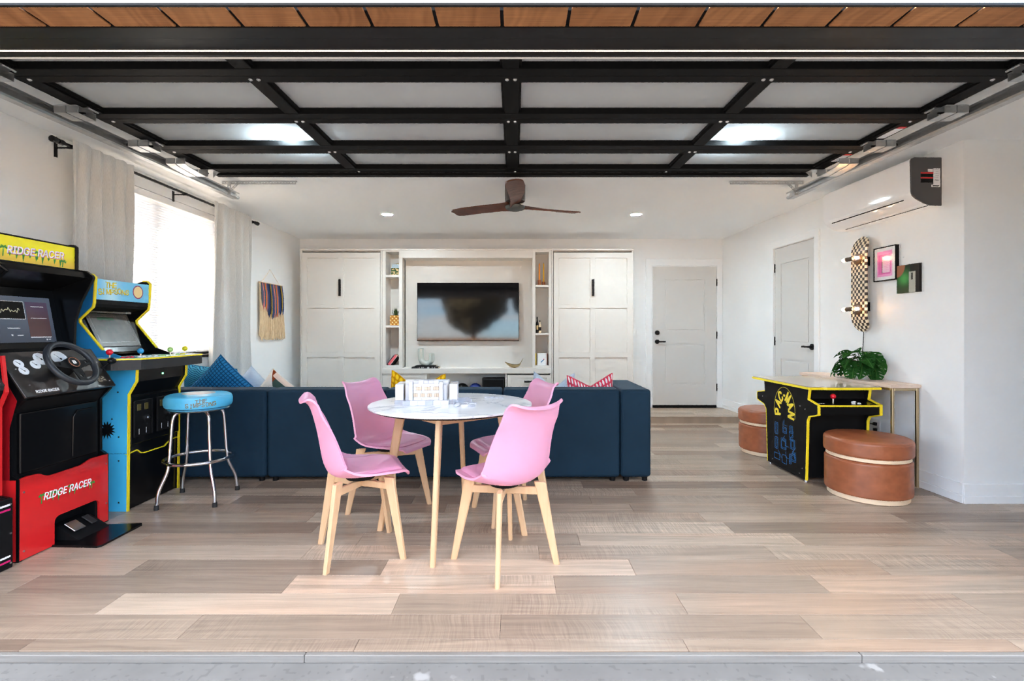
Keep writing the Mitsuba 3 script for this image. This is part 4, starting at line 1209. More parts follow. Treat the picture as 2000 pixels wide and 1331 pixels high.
# ---------------- blue and yellow four-player machine
sim = thing('arcade_machine', 'blue four-player arcade machine with yellow edges standing in front of the window', 'arcade machine')
ya, yz = 3.310, 3.822
prof = [(-2.958, 0.0), (-2.600, 0.0), (-2.592, 0.783), (-2.540, 0.872), (-2.535, 1.00), (-2.775, 1.085), (-2.918, 1.268), (-2.920, 1.29), (-2.832, 1.372), (-2.826, 1.395), (-2.815, 1.572), (-2.835, 1.592), (-2.870, 1.592), (-2.958, 1.562)]
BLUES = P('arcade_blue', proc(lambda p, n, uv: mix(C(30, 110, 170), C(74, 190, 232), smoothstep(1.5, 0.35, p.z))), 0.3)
BLUEIN = BLACKG
for k, (a, b) in enumerate(((ya, ya + 0.016), (yz - 0.016, yz))):
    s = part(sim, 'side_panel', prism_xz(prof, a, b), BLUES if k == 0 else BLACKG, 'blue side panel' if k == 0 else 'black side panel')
    part(s, 'edge_moulding', edge_strip([(-2.600, 0.0), (-2.592, 0.783), (-2.540, 0.872), (-2.535, 0.985)], a - 0.001, b + 0.001), YELLOW, 'yellow edge moulding')
    part(s, 'edge_moulding', edge_strip([(-2.765, 1.082), (-2.918, 1.268), (-2.920, 1.29), (-2.832, 1.372), (-2.826, 1.395), (-2.815, 1.572), (-2.835, 1.592), (-2.870, 1.592)], a - 0.001, b + 0.001), YELLOW, 'yellow edge moulding')
s0 = f'{sim}__side_panel'
part(sim, 'base_seam', box(-2.955, -2.606, ya - 0.0006, ya + 0.001, 0.386, 0.389), P('seam_blue', C(20, 80, 120), 0.5))
spl = []
rs = random.Random(5)
for k in range(30):
    a = k / 30 * 2 * math.pi
    r_ = 0.060 if k % 2 else rs.uniform(0.026, 0.04)
    spl.append((-2.735 + r_ * math.cos(a) * 1.0, 0.545 + r_ * math.sin(a)))
part(sim, 'print', prism_xz(Polygon(spl).buffer(0), ya - 0.0012, ya - 0.0002), BLACKM, 'black splash print')
for x, z in ((-2.66, 0.80), (-2.655, 0.50), (-2.655, 0.34), (-2.655, 0.06), (-2.70, 0.62)):
    part(sim, 'screw', cyl((x, ya, z), (x, ya - 0.002, z), 0.005, n=10), CHAR)
i0, i1 = ya + 0.016, yz - 0.016
part(sim, 'body', prism_xz([(-2.955, 0.005), (-2.612, 0.005), (-2.604, 0.775), (-2.552, 0.868), (-2.548, 1.00), (-2.85, 1.03), (-2.952, 1.25), (-2.955, 1.05)], i0, i1), BLACKG, 'black body')
wl = [(3.312, 0.382), (3.404, 0.392), (3.435, 0.365), (3.467, 0.357), (3.669, 0.357), (3.70, 0.375), (3.735, 0.392), (3.82, 0.395)]
part(sim, 'wavy_line', prism_yz(LineString(wl).buffer(0.0028), -2.612, -2.5995), YELLOW, 'wavy yellow line')
smq = part(sim, 'marquee', box(-2.836, -2.822, i0, i1, 1.425, 1.565), P('marquee_blue', proc(lambda p, n, uv: mix(C(120, 200, 236), C(190, 232, 246), smoothstep(0.12, 0.0, dr.abs(p.y - 3.45)))), 0.35), 'sky blue marquee')
MDK = P('print_brown', C(120, 96, 30), 0.5)
YL2 = P('print_yellow', C(226, 206, 70), 0.5)


def wonky(word, x0, z0, width, h, xplane, out, outline, fill, dz, seed):
    """hand-drawn looking lettering, letter by letter, on a plane facing +x (text runs along +y)"""
    r = random.Random(seed)
    n_ = len(word)
    a, b = [], []
    for k, ch in enumerate(word):
        yk = x0 + width * k / n_
        w = width / n_ * (0.9 if ch not in 'I' else 0.35)
        ang = r.uniform(-0.14, 0.14)
        hh = h * r.uniform(0.9, 1.1)
        M = frame((xplane, yk, z0 + dz * k + r.uniform(-0.1, 0.1) * h), (0, math.cos(ang), math.sin(ang)), (0, -math.sin(ang), math.cos(ang)))
        a.append(text(ch, hh, M, 0.0005, True, width=w))
        M2 = M.copy(); M2[:3, 3] += (-0.0005, -0.0022, -0.0022)
        b.append(text(ch, hh * 1.08, M2, 0.0005, True, width=w + 0.004))
    part(out, 'lettering_outline', cat(b), outline)
    part(out, 'lettering', cat(a), fill, 'hand-drawn yellow lettering')


wonky('THE', 3.402, 1.512, 0.100, 0.034, -2.8212, smq, MDK, YL2, 0.002, 1)
wonky('SIMPSONS', 3.348, 1.462, 0.262, 0.034, -2.8212, smq, MDK, YL2, 0.002, 2)
em = part(smq, 'emblem', cyl((-2.822, 3.697, 1.500), (-2.8213, 3.697, 1.500), 0.050, n=40), P('emblem_ring', C(150, 70, 110), 0.5), 'round purple emblem')
part(em, 'disc', cyl((-2.8213, 3.697, 1.500), (-2.8208, 3.697, 1.500), 0.042, n=40), P('emblem_disc', C(234, 206, 150), 0.5), 'plain pale yellow disc')
sb, st_ = np.array((-2.826, 0, 1.075)), np.array((-2.948, 0, 1.330))
su = (st_ - sb) / np.linalg.norm(st_ - sb)
part(sim, 'bezel', prism_xz([(-2.80, 1.05), (-2.825, 1.064), (-2.957, 1.340), (-2.957, 1.30), (-2.85, 1.02)], i0, i1), BLACKG, 'black screen bezel')
part(sim, 'under_marquee', prism_xz([(-2.957, 1.352), (-2.84, 1.375), (-2.828, 1.395), (-2.828, 1.425), (-2.836, 1.425), (-2.836, 1.56), (-2.957, 1.54)], i0, i1), BLACKM)
SCR2 = P('screen_game', proc(lambda p, n, uv: mix(mix(C(70, 64, 60), C(86, 78, 68), noise(p.y * 30, p.z * 30)), mix(C(78, 64, 60), C(58, 68, 60), noise(p.y * 80, p.z * 60, 3)), smoothstep(0.4, 0.7, fbm(p.y * 20, p.z * 22, 8)))), 0.32, spec=0.3)
sc = part(sim, 'screen', on_screen(sb, su, 3.375, 3.745, 0.028, 0.285, 0.002, 0.002), SCR2, 'dim game screen')
part(sc, 'border_line', cat([on_screen(sb, su, 3.40, 3.72, 0.060, 0.063, 0.0041), on_screen(sb, su, 3.40, 3.72, 0.262, 0.265, 0.0041), on_screen(sb, su, 3.40, 3.403, 0.06, 0.265, 0.0041), on_screen(sb, su, 3.717, 3.72, 0.06, 0.265, 0.0041)]), P('screen_line', C(116, 108, 104), 0.2))
part(sc, 'title_bar', on_screen(sb, su, 3.46, 3.60, 0.232, 0.255, 0.0041), P('screen_green', C(50, 82, 56), 0.2))

part(sim, 'gold_print', prism_xz([(-2.87, 1.3845), (-2.86, 1.3855), (-2.86, 1.3850), (-2.87, 1.3840)], 3.36, 3.46), GOLD)
# deck
dk = [(-2.80, 3.195), (-2.60, 3.175), (-2.470, 3.265), (-2.455, 3.40), (-2.455, 3.72), (-2.468, 3.900), (-2.60, 3.965), (-2.80, 3.945)]
dk0 = Polygon(dk)
DECKP = P('deck_print', proc(lambda p, n, uv: mix(C(50, 150, 150), C(210, 214, 200), smoothstep(0.45, 0.6, noise(p.x * 26, p.y * 26)))), 0.35)
dck = part(sim, 'control_deck', prism_xy(dk0.buffer(-0.002), 0.955, 1.020), CHAR, 'dark control deck')
part(dck, 'top_edge', prism_xy(dk0, 1.0205, 1.030), YELLOW, 'yellow top edge')
part(dck, 'top_print', prism_xy(dk0.buffer(-0.006), 1.0301, 1.0315), DECKP, 'coloured deck print')
for (x, y, mat, lab) in ((-2.655, 3.235, RED_BALL, 'red ball-top joystick'), (-2.60, 3.430, BLUE_BALL, 'blue ball-top joystick'), (-2.575, 3.690, GREEN_BALL, 'green ball-top joystick'), (-2.60, 3.890, YEL_BALL, 'yellow ball-top joystick')):
    j = part(dck, 'joystick', cyl((x, y, 1.0316), (x, y, 1.060), 0.0055, n=14), CHROME, lab)
    part(j, 'ball', sphere((x, y, 1.072), 0.0195, 3), mat, smooth=True)
    part(j, 'dust_washer', cyl((x, y, 1.0316), (x, y, 1.0335), 0.018, n=24), mat)
BW = P('button_white', (0.8, 0.8, 0.8), 0.3)
for (x, y, mat) in ((-2.60, 3.275, RED_BALL), (-2.585, 3.300, RED_BALL), (-2.575, 3.325, RED_BALL), (-2.59, 3.350, BLUE_BALL), (-2.565, 3.375, BW), (-2.56, 3.405, BW), (-2.56, 3.465, BW), (-2.545, 3.50, BW), (-2.54, 3.54, GREEN_BALL), (-2.54, 3.575, GREEN_BALL), (-2.55, 3.735, GREEN_BALL), (-2.545, 3.77, YEL_BALL), (-2.55, 3.80, YEL_BALL)):
    b = part(dck, 'button', cyl((x, y, 1.0316), (x, y, 1.0375), 0.0125, n=20), mat)
    part(b, 'plunger', cyl((x, y, 1.0375), (x, y, 1.0405), 0.009, 0.0085, n=16), mat)
# coin doors
cdm = part(sim, 'coin_plate', box(-2.6035, -2.588, i0 + 0.004, i1 - 0.004, 0.44, 0.765, 0.003), BLACKG, 'black coin door plate')
for ya_, yb_ in ((3.345, 3.515), (3.560, 3.735)):
    d = part(sim, 'coin_door', cat([box(-2.588, -2.579, ya_, yb_, 0.485, 0.735, 0.003), box(-2.579, -2.574, ya_, ya_ + 0.012, 0.485, 0.735, 0.002), box(-2.579, -2.574, yb_ - 0.012, yb_, 0.485, 0.735, 0.002)]), BLACKM, 'black coin door')
    for k in (0, 1):
        y = ya_ + 0.043 + 0.067 * k
        part(d, 'coin_slot', box(-2.579, -2.5765, y - 0.018, y + 0.018, 0.665, 0.71, 0.001), P('slot_amber', C(86, 76, 40), 0.3) if 'mat_slot_amber' not in scene else 'mat_slot_amber', 'amber coin slot')
        part(d, 'return_slot', box(-2.579, -2.5765, y - 0.003, y + 0.003, 0.50, 0.54, 0.001), STEEL)
    part(d, 'lock', cat([cyl((-2.579, ya_ + 0.115, 0.607), (-2.566, ya_ + 0.115, 0.607), 0.014, n=20), cyl((-2.566, ya_ + 0.115, 0.607), (-2.563, ya_ + 0.115, 0.607), 0.008, n=12)]), CHROME, 'chrome lock')
part(sim, 'power_light', cyl((-2.552, 3.575, 0.905), (-2.548, 3.575, 0.905), 0.006, n=14), WHITEP, 'small green light', emitter={'type': 'area', 'radiance': {'type': 'rgb', 'value': [0.05, 0.8, 0.2]}})

# ---------------- head-to-head table machine
tab = thing('arcade_table', 'black two-player arcade table with yellow edges between the brown ottomans', 'arcade machine')
xa, xb = 2.320, 2.812
prof = [(3.945, 0.018), (3.925, 0.495), (3.905, 0.532), (3.785, 0.565), (3.785, 0.640), (3.915, 0.668), (3.900, 0.750), (4.600, 0.750), (4.590, 0.655), (4.735, 0.630), (4.735, 0.560), (4.60, 0.530), (4.565, 0.49), (4.540, 0.018)]
for k, (a, b) in enumerate(((xa, xa + 0.016), (xb - 0.016, xb))):
    s = part(tab, 'side_panel', prism_yz(prof, a, b), BLACKM, 'black side panel')
    for pts in (prof[:8][:7], prof[7:][1:]):
        part(s, 'edge_moulding', prism_yz(LineString(pts).buffer(0.0045, cap_style=2, quad_segs=4), a - 0.001, b + 0.001), YELLOW, 'yellow edge moulding')
part(tab, 'body', prism_yz([(3.975, 0.03), (3.955, 0.53), (3.96, 0.745), (4.56, 0.745), (4.55, 0.53), (4.51, 0.03)], xa + 0.016, xb - 0.016), BLACKM)
for (pts, nm) in (([(3.79, 0.568), (3.79, 0.632), (3.96, 0.668), (3.96, 0.55)], 'front'), ([(4.55, 0.55), (4.55, 0.665), (4.73, 0.625), (4.73, 0.568)], 'back')):
    dck = part(tab, 'control_panel', prism_yz(pts, xa + 0.016, xb - 0.016), BLACKG, 'black control panel')
    if nm == 'front':
        part(dck, 'front_edge', box(xa + 0.017, xb - 0.017, 3.7805, 3.7895, 0.628, 0.641, 0.002), YELLOW, 'yellow front edge')
    sgn = 1 if nm == 'front' else -1
    zc_ = lambda y: 0.632 + (y - 3.79) * 0.212 if sgn > 0 else 0.625 + (4.73 - y) * 0.222
    y0_ = 3.845 if sgn > 0 else 4.675
    xj = 2.475 if sgn > 0 else 2.66
    j = part(dck, 'joystick', cyl((xj, y0_, zc_(y0_)), (xj, y0_, zc_(y0_) + 0.045), 0.0055, n=12), CHROME, 'red ball-top joystick')
    part(j, 'ball', sphere((xj, y0_, zc_(y0_) + 0.058), 0.020, 3), RED_BALL, smooth=True)
    for dx, dy in ((0.155, -0.005), (0.185, 0.032), (0.200, -0.003), (0.170, 0.022)):
        x, y = xj + sgn * dx, y0_ + sgn * dy
        part(dck, 'button', cat([cyl((x, y, zc_(y) - 0.001), (x, y, zc_(y) + 0.006), 0.014, n=20), cyl((x, y, zc_(y) + 0.006), (x, y, zc_(y) + 0.009), 0.010, n=16)]), BW, 'white button')
    if sgn > 0:
        sq = [(0.0, 0.0), (0.008, 0.014), (0.014, 0.002), (0.020, 0.012), (0.028, 0.001), (0.034, 0.013), (0.044, 0.002), (0.052, 0.012), (0.058, 0.004)]
        part(dck, 'scribble_print', xf(ext(LineString(sq).buffer(0.0012), 0.0004), frame((2.352, 3.842, zc_(3.842) + 0.0004), (1, 0, 0), (0, 1, 0.212))), WHITEPR, 'small white script')
ttop = Polygon([(2.292, 3.862), (2.300, 3.850), (2.405, 3.850), (2.425, 3.838), (2.760, 3.838), (2.785, 3.850), (2.856, 3.850), (2.862, 3.862), (2.862, 4.775), (2.292, 4.775)])
tp = part(tab, 'table_top', prism_xy(ttop, 0.7505, 0.768), YELLOW, 'yellow edged table top')
part(tp, 'glass_top', prism_xy(ttop.buffer(-0.006), 0.7682, 0.7735), P('table_glass', C(150, 140, 124), 0.06, clearcoat=1.0, clearcoat_gloss=1.0, spec=0.9), 'reflective glass top')
# side print: arched lettering and maze lines (text runs towards -y as seen from the left)
al, bl_ = [], []
word = 'PAC-MAN'
cyy, czz, Rr, Rz = 4.258, 0.520, 0.108, 0.140
for k, ch in enumerate(word):
    a = math.radians(188 - k * 196 / 6)
    yk, zk = cyy - Rr * math.cos(a), czz + Rz * math.sin(a)
    rot = a - math.pi / 2
    xd = np.array((0, -math.cos(rot), math.sin(rot)))
    yd = np.array((0, math.sin(rot), math.cos(rot)))
    if np.cross(xd, yd)[0] > 0:
        yd = -yd
    hgt = 0.088
    w = 0.058 if ch != '-' else 0.022
    o = np.array((xa - 0.0001, yk, zk)) - xd * w / 2 - yd * hgt * 0.5
    if ch == '-':
        o = o - yd * 0.0
    al.append(text(ch, hgt, frame(o + (-0.0008, 0, 0), xd, yd), 0.0006, True, width=w))
s0 = f'{tab}__side_panel'
al = [m_.copy().apply_translation((-0.0001 * q_, dy_, dz_)) for m_ in al for q_, (dy_, dz_) in enumerate(((0, 0), (0.004, 0.002), (-0.004, 0.002), (0, -0.004)))]
part(s0, 'lettering', cat(al), YELP, 'arched yellow lettering')
arc_pts = [(cyy - 0.165 * math.cos(math.radians(q)), czz + 0.205 * math.sin(math.radians(q))) for q in range(-12, 193, 5)]
part(s0, 'arch_line', prism_yz(LineString(arc_pts).buffer(0.0016), xa - 0.0008, xa - 0.0001), YELP, 'thin yellow arch line')
mz = []
rm = random.Random(21)
for (y0, z0, w, h) in ((4.36, 0.30, 0.05, 0.10), (4.36, 0.17, 0.05, 0.10), (4.13, 0.35, 0.045, 0.06), (4.10, 0.22, 0.06, 0.08), (4.08, 0.12, 0.07, 0.06), (4.33, 0.08, 0.09, 0.05), (4.22, 0.07, 0.07, 0.07), (4.22, 0.33, 0.06, 0.05), (4.23, 0.19, 0.08, 0.09), (4.15, 0.09, 0.03, 0.08)):
    r_ = sbox(y0, z0, y0 + w, z0 + h).buffer(-0.006).buffer(0.006)
    mz.append(r_.exterior.buffer(0.0018))
    if rm.random() < 0.7:
        mz.append(sbox(y0 + 0.012, z0 + 0.012, y0 + w - 0.012, z0 + h - 0.012).exterior.buffer(0.0016))
for k in range(12):
    y0, z0 = rm.uniform(4.08, 4.38), rm.uniform(0.08, 0.40)
    mz.append(LineString([(y0, z0), (y0 + rm.choice((0, 0.05)), z0), (y0 + rm.choice((0, 0.05)), z0 + 0.05)]).buffer(0.0016))
part(s0, 'maze_print', prism_yz(unary_union(mz), xa - 0.0008, xa - 0.0001), BLUEPR, 'blue maze line print')
for y, z in ((4.02, 0.60), (3.95, 0.585), (3.99, 0.10), (4.45, 0.06), (4.03, 0.05), (4.63, 0.60)):
    part(s0, 'screw', cyl((xa, y, z), (xa - 0.002, y, z), 0.005, n=10), STEEL)
for x in (xa + 0.015, xb - 0.015):
    for y in (3.965, 4.515):
        part(tab, 'foot', cyl((x, y, 0.0), (x, y, 0.032), 0.014, 0.010, n=16), STEEL, 'metal foot')

# ================================================================ SOFA AND CUSHIONS
sofa = thing('sectional_sofa', 'navy blue fabric sectional sofa seen from behind, in the middle of the room', 'sofa')
SY = 3.957
mods = [(-2.93, -1.996), (-1.990, -1.048), (-1.042, -0.103), (-0.097, 0.842)]
for a, b in mods:
    part(sofa, 'back_panel', rbox(a, b, SY, SY + 0.215, 0.035, 0.742, 0.028), NAVY, smooth=50)
    part(sofa, 'seam', tube([(a + 0.03, SY + 0.012, 0.728), (b - 0.03, SY + 0.012, 0.728)], 0.0045, 6), NAVY)
    part(sofa, 'seat_base', rbox(a, b, SY + 0.217, SY + 0.93, 0.035, 0.25, 0.02), NAVY, smooth=50)
    part(sofa, 'seat_cushion', rbox(a + 0.002, b - 0.002, SY + 0.22, SY + 0.94, 0.252, 0.372, 0.045), NAVY, smooth=50)
part(sofa, 'arm', rbox(0.848, 1.092, SY, SY + 0.78, 0.035, 0.742, 0.03), NAVY, smooth=50)
part(sofa, 'seam', tube([(0.875, SY + 0.012, 0.728), (1.062, SY + 0.012, 0.728), (1.080, SY + 0.05, 0.728), (1.080, SY + 0.74, 0.728)], 0.0045, 6), NAVY)
for x in (-2.90, -2.05, -1.94, -1.10, -0.99, -0.15, -0.04, 0.79, 0.90, 1.05):
    for y in (SY + 0.05, SY + 0.72):
        part(sofa, 'foot', cyl((x, y, 0), (x, y, 0.04), 0.022, n=14), BLACKM)


def pillow(w, h, t, chop=0.0, pinch=0.06, n=30, seed=0):
    """square cushion in the local xz plane, thickness along y, chop: depth of the dip in the middle of the upper edge; returns mesh, uv"""
    u = np.linspace(-1, 1, n)
    A, B = np.meshgrid(u, u, indexing='ij')
    X = A * w / 2 * (1 - pinch * (1 - B ** 2) * np.abs(A) ** 3)
    Z = B * h / 2 * (1 - pinch * (1 - A ** 2) * np.abs(B) ** 3)
    up = np.clip((B + 0.4) / 1.4, 0, 1)
    Z = Z - chop * up * np.clip(1 - np.abs(A) * 1.05, 0, 1) ** 1.1
    X = X * (1 - 0.35 * chop / max(h, 0.01) * up)
    prof = ((1 - A ** 4) * (1 - B ** 4)) ** 0.55
    wr = meshkit.fbm(np.stack([A * 2 + seed, B * 2, A * 0 + seed], -1), 3, seed)
    D = t / 2 * prof * (0.9 + 0.2 * wr)
    v, uv, f = [], [], []
    for s in (-1, 1):
        v.append(np.stack([X, s * D, Z], -1).reshape(-1, 3))
        uv.append(np.stack([(A + 1) / 2, (B + 1) / 2], -1).reshape(-1, 2))
    g = grid_faces(n, n)
    f = np.vstack([g, g[:, ::-1] + n * n])
    m = trimesh.Trimesh(np.vstack(v), f, process=False)
    return m, np.vstack(uv)


def cushion(label, w, h, t, loc, roll, mat, chop=0.0, lean=-14, yaw=0.0, seed=0, group=None):
    key = thing('cushion', label, 'cushion', group)
    m, uv = pillow(w, h, t, chop, seed=seed)
    r, l, y = math.radians(roll), math.radians(lean), math.radians(yaw)
    M = np.eye(4)
    Ry = trimesh.transformations.rotation_matrix(r, (0, 1, 0))
    Rx = trimesh.transformations.rotation_matrix(-l, (1, 0, 0))
    Rz = trimesh.transformations.rotation_matrix(y, (0, 0, 1))
    M = Rz @ Rx @ Ry
    M[:3, 3] = loc
    m.apply_transform(M)
    part(key, 'cover', m, mat, smooth=True, uv=uv)
    c = np.array([(s1 * w / 2, 0, s2 * h / 2) for s1 in (-1, 1) for s2 in (-1, 1)])
    # piping along the rim
    n = 30
    idx = np.arange(n * n).reshape(n, n)
    loop = np.concatenate([idx[:-1, 0], idx[-1, :-1], idx[:0:-1, -1], idx[0, :0:-1]])
    part(key, 'piping', tube(np.asarray(m.vertices)[loop][::3], 0.0035, 6, closed=True), mat, smooth=True, uv=None) if not isinstance(mat, tuple) else None
    return key


sq = lambda u: dr.abs(u - dr.floor(u) - 0.5) * 2


def grid_blue(p, n, uv):
    a, b = sq(uv.x * 17), sq(uv.y * 17)
    e = smoothstep(0.55, 0.95, dr.maximum(a, b))
    return mix(C(36, 112, 160), C(10, 52, 90), e)


def lines_teal(p, n, uv):
    q = uv.y * 26 + 1.6 * sq(uv.x * 5)
    return mix(C(70, 150, 182), C(20, 78, 112), smoothstep(0.45, 0.75, sq(q)))


def pale_blue(p, n, uv):
    return mix(C(176, 192, 208), C(198, 210, 220), fbm(p.x * 30, p.y * 30, p.z * 300))


def tri_color(p, n, uv):
    u, t = uv.x, 1 - uv.y
    c = mix(C(236, 230, 220), C(226, 218, 206), fbm(p.x * 30, p.y * 30, p.z * 200))
    right = u > 1.1 * t
    c = dr.select(right & (u < 0.22), V(C(134, 60, 30)), c)
    c = dr.select(right & (u >= 0.22), V(C(64, 84, 76)), c)
    return dr.select((t < 0.09) & (u > 0.12), V(C(232, 204, 184)), c)


def yellow_knots(p, n, uv):
    a, b = uv.x * 13, uv.y * 9
    d = dr.sqrt(dr.square(a - dr.floor(a) - 0.5) + dr.square(b - dr.floor(b) - 0.5))
    return mix(C(250, 206, 40), C(196, 132, 6), smoothstep(0.28, 0.5, d))


def red_ovals(p, n, uv):
    a, b = uv.x * 15 + uv.y * 2, uv.y * 7
    d = dr.sqrt(dr.square((a - dr.floor(a) - 0.5) * 1.35) + dr.square(b - dr.floor(b) - 0.5))
    return mix(C(244, 226, 228), C(206, 60, 84), smoothstep(0.36, 0.42, d))


def bumped(name, fn, bump=None):
    P(name + '_base', proc(fn), 0.85, spec=0.15)
    return 'mat_' + name + '_base'


cushion('teal line-patterned square cushion at the sofa\'s left end, behind the bright blue one', 0.50, 0.50, 0.16, (-2.86, 4.64, 0.640), 6, bumped('cush_teal', lines_teal), lean=-10, seed=1)
cushion('bright blue grid-quilted cushion standing on its corner at the left of the sofa', 0.45, 0.45, 0.15, (-2.548, 4.30, 0.690), 46, bumped('cush_blue', grid_blue), lean=-6, seed=2)
cushion('plain pale blue cushion on its corner, right of the bright blue quilted one', 0.372, 0.372, 0.13, (-2.375, 4.47, 0.634), 46, bumped('cush_pale', pale_blue), lean=-6, seed=3)
cushion('white cushion with rust and green corner patches on the left half of the sofa', 0.365, 0.365, 0.13, (-2.075, 4.31, 0.628), 40, bumped('cush_tri', tri_color), lean=-6, seed=4)
cushion('mustard yellow knotted cushion behind the white game blocks', 0.53, 0.46, 0.13, (-0.85, 4.32, 0.630), 4, bumped('cush_yellow', yellow_knots), chop=0.16, lean=-10, seed=5)
cushion('light blue cushion with a dented top, left of the red patterned cushion', 0.40, 0.46, 0.13, (0.335, 4.36, 0.622), 2, 'mat_cush_pale_base', chop=0.14, lean=-10, seed=6)
cushion('red and white oval-patterned cushion at the right end of the sofa', 0.43, 0.44, 0.13, (0.655, 4.30, 0.622), -3, bumped('cush_red', red_ovals), chop=0.10, lean=-10, seed=7)

# ================================================================ DINING TABLE
TX, TY, TZ = -0.385, 2.985, 0.775
dt = thing('dining_table', 'round white marble-topped dining table on four pale wood legs', 'table')


def marble(p, n, uv):
    w = fbm(p.x * 3 + 2, p.y * 3, 1, 4)
    v = dr.abs(fbm(p.x * 3.2 + w * 1.5, p.y * 7 + w * 3.0, 5, 5) - 0.5)
    g = smoothstep(0.035, 0.0, v)
    h = smoothstep(0.40, 0.75, fbm(p.x * 2.4, p.y * 4.5, 9, 3))
    return mix(mix((0.74, 0.74, 0.74), (0.56, 0.58, 0.61), h * 0.45), (0.36, 0.39, 0.43), g * 0.75)


MARB = P('marble', proc(marble), 0.22, spec=0.5)
part(dt, 'top', lathe([(0, TZ - 0.012), (0.482, TZ - 0.012), (0.486, TZ - 0.009), (0.486, TZ - 0.002), (0.484, TZ), (0, TZ)], 96, (TX, TY, 0)), MARB, 'white marble top', smooth=35)
part(dt, 'underlay', lathe([(0, TZ - 0.022), (0.462, TZ - 0.022), (0.482, TZ - 0.0125), (0, TZ - 0.0125)], 96, (TX, TY, 0)), BLACKM, 'dark bevelled underside')
for k, (rt, rb, a) in enumerate(((0.30, 0.445, -95), (0.30, 0.435, 178), (0.30, 0.470, 86), (0.30, 0.445, -7))):
    q = math.radians(a)
    d = np.array((math.cos(q), math.sin(q), 0))
    tang = np.array((-math.sin(q), math.cos(q), 0))
    part(dt, 'leg', leg_to_floor((TX, TY, TZ - 0.023) + d * rt, (TX, TY, 0) + d * rb, 0.030, 0.058, 0.026, 0.034, tang), BEECH)
ring = [np.array((TX, TY, TZ - 0.052)) + 0.275 * np.array((math.cos(math.radians(a)), math.sin(math.radians(a)), 0)) for a in (-95, 178, 86, -7)]
for k in range(4):
    part(dt, 'apron', beam(ring[k], ring[(k + 1) % 4], 0.056, 0.020), BEECH)

# ================================================================ DINING CHAIRS
def chair_parts():
    prof = np.array([(0.232, 0.428), (0.226, 0.446), (0.200, 0.456), (0.12, 0.452), (0.03, 0.440), (-0.06, 0.432), (-0.125, 0.440), (-0.168, 0.468), (-0.190, 0.520), (-0.203, 0.590), (-0.215, 0.660), (-0.232, 0.735), (-0.248, 0.790), (-0.264, 0.828), (-0.290, 0.846), (-0.312, 0.840)])
    d = np.concatenate([[0], np.cumsum(np.linalg.norm(np.diff(prof, axis=0), axis=1))])
    d /= d[-1]
    from scipy.interpolate import PchipInterpolator
    fx, fz = PchipInterpolator(d, prof[:, 0]), PchipInterpolator(d, prof[:, 1])
    nv, nu = 56, 33
    vv = np.linspace(0, 1, nv)
    hw = PchipInterpolator([0, 0.05, 0.14, 0.30, 0.42, 0.50, 0.62, 0.78, 0.90, 0.96, 1.0], [0.130, 0.174, 0.208, 0.228, 0.226, 0.221, 0.209, 0.190, 0.178, 0.168, 0.150])
    kk = PchipInterpolator([0, 0.05, 0.14, 0.30, 0.42, 0.50, 0.62, 0.78, 0.88, 0.95, 1.0], [0.004, 0.006, 0.016, 0.042, 0.074, 0.090, 0.082, 0.055, 0.034, 0.036, 0.060])
    fu = np.linspace(-1, 1, nu)

    def surf(v0, v1, n_v, u0, n_u, lift=0.0):
        Pt = np.zeros((n_v, n_u, 3))
        for i, v in enumerate(np.linspace(v0, v1, n_v)):
            e = 1e-3
            t = np.array((fx(min(v + e, 1)) - fx(max(v - e, 0)), fz(min(v + e, 1)) - fz(max(v - e, 0))))
            t /= np.linalg.norm(t)
            nrm = np.array((t[1], -t[0]))                      # towards the sitter
            if v > 0.93:                                       # the rolled lip keeps the direction of the back
                nrm = nrm * 0.3 + np.array((0.95, 0.25)) * 0.7
            for j, u in enumerate(np.linspace(-u0, u0, n_u)):
                k = kk(v) * abs(u) ** 2.3 + lift * (1 - abs(u / u0) ** 6) ** 0.5
                Pt[i, j] = (fx(v) + nrm[0] * k, u * hw(v), fz(v) + nrm[1] * k)
        return Pt
    out = []
    out.append(('shell', shell(surf(0, 1, nv, 1.0, nu), 0.011), PINKPL, 'pink moulded shell', 50))
    pad = surf(0.06, 0.385, 26, 0.80, 25, 0.0)
    A = np.linspace(-1, 1, 26)[:, None]
    B = np.linspace(-1, 1, 25)[None]
    bulge = 0.020 * ((1 - A ** 6) * (1 - B ** 6)) ** 0.5 + 0.006
    pad[..., 2] += bulge
    pad[..., 0] += bulge * 0.15
    out.append(('seat_pad', shell(pad, 0.010), PINKPAD, 'pink padded seat', 50))
    out.append(('mount', cat([cyl((0, 0, 0.405), (0, 0, 0.428), 0.075, 0.085, n=28), cyl((0, 0, 0.40), (0, 0, 0.406), 0.022, n=16)]), BLACKM, 'black mounting disc', False))
    fr = 0.272
    for a in (45, 135, 225, 315):
        q = math.radians(a)
        dd = np.array((math.cos(q), math.sin(q), 0))
        tg = np.array((-math.sin(q), math.cos(q), 0))
        out.append(('leg', leg_to_floor(dd * 0.185 + (0, 0, 0.425), dd * fr, 0.024, 0.060, 0.022, 0.032, tg), BEECH, None, False))
    for a in (45, 135):
        q = math.radians(a)
        dd = np.array((math.cos(q), math.sin(q), 0))
        out.append(('cross_rail', beam(dd * -0.185 + (0, 0, 0.378 if a == 45 else 0.379), dd * 0.185 + (0, 0, 0.378 if a == 45 else 0.379), 0.040 if a == 45 else 0.036, 0.020), BEECH, None, False))
    return out


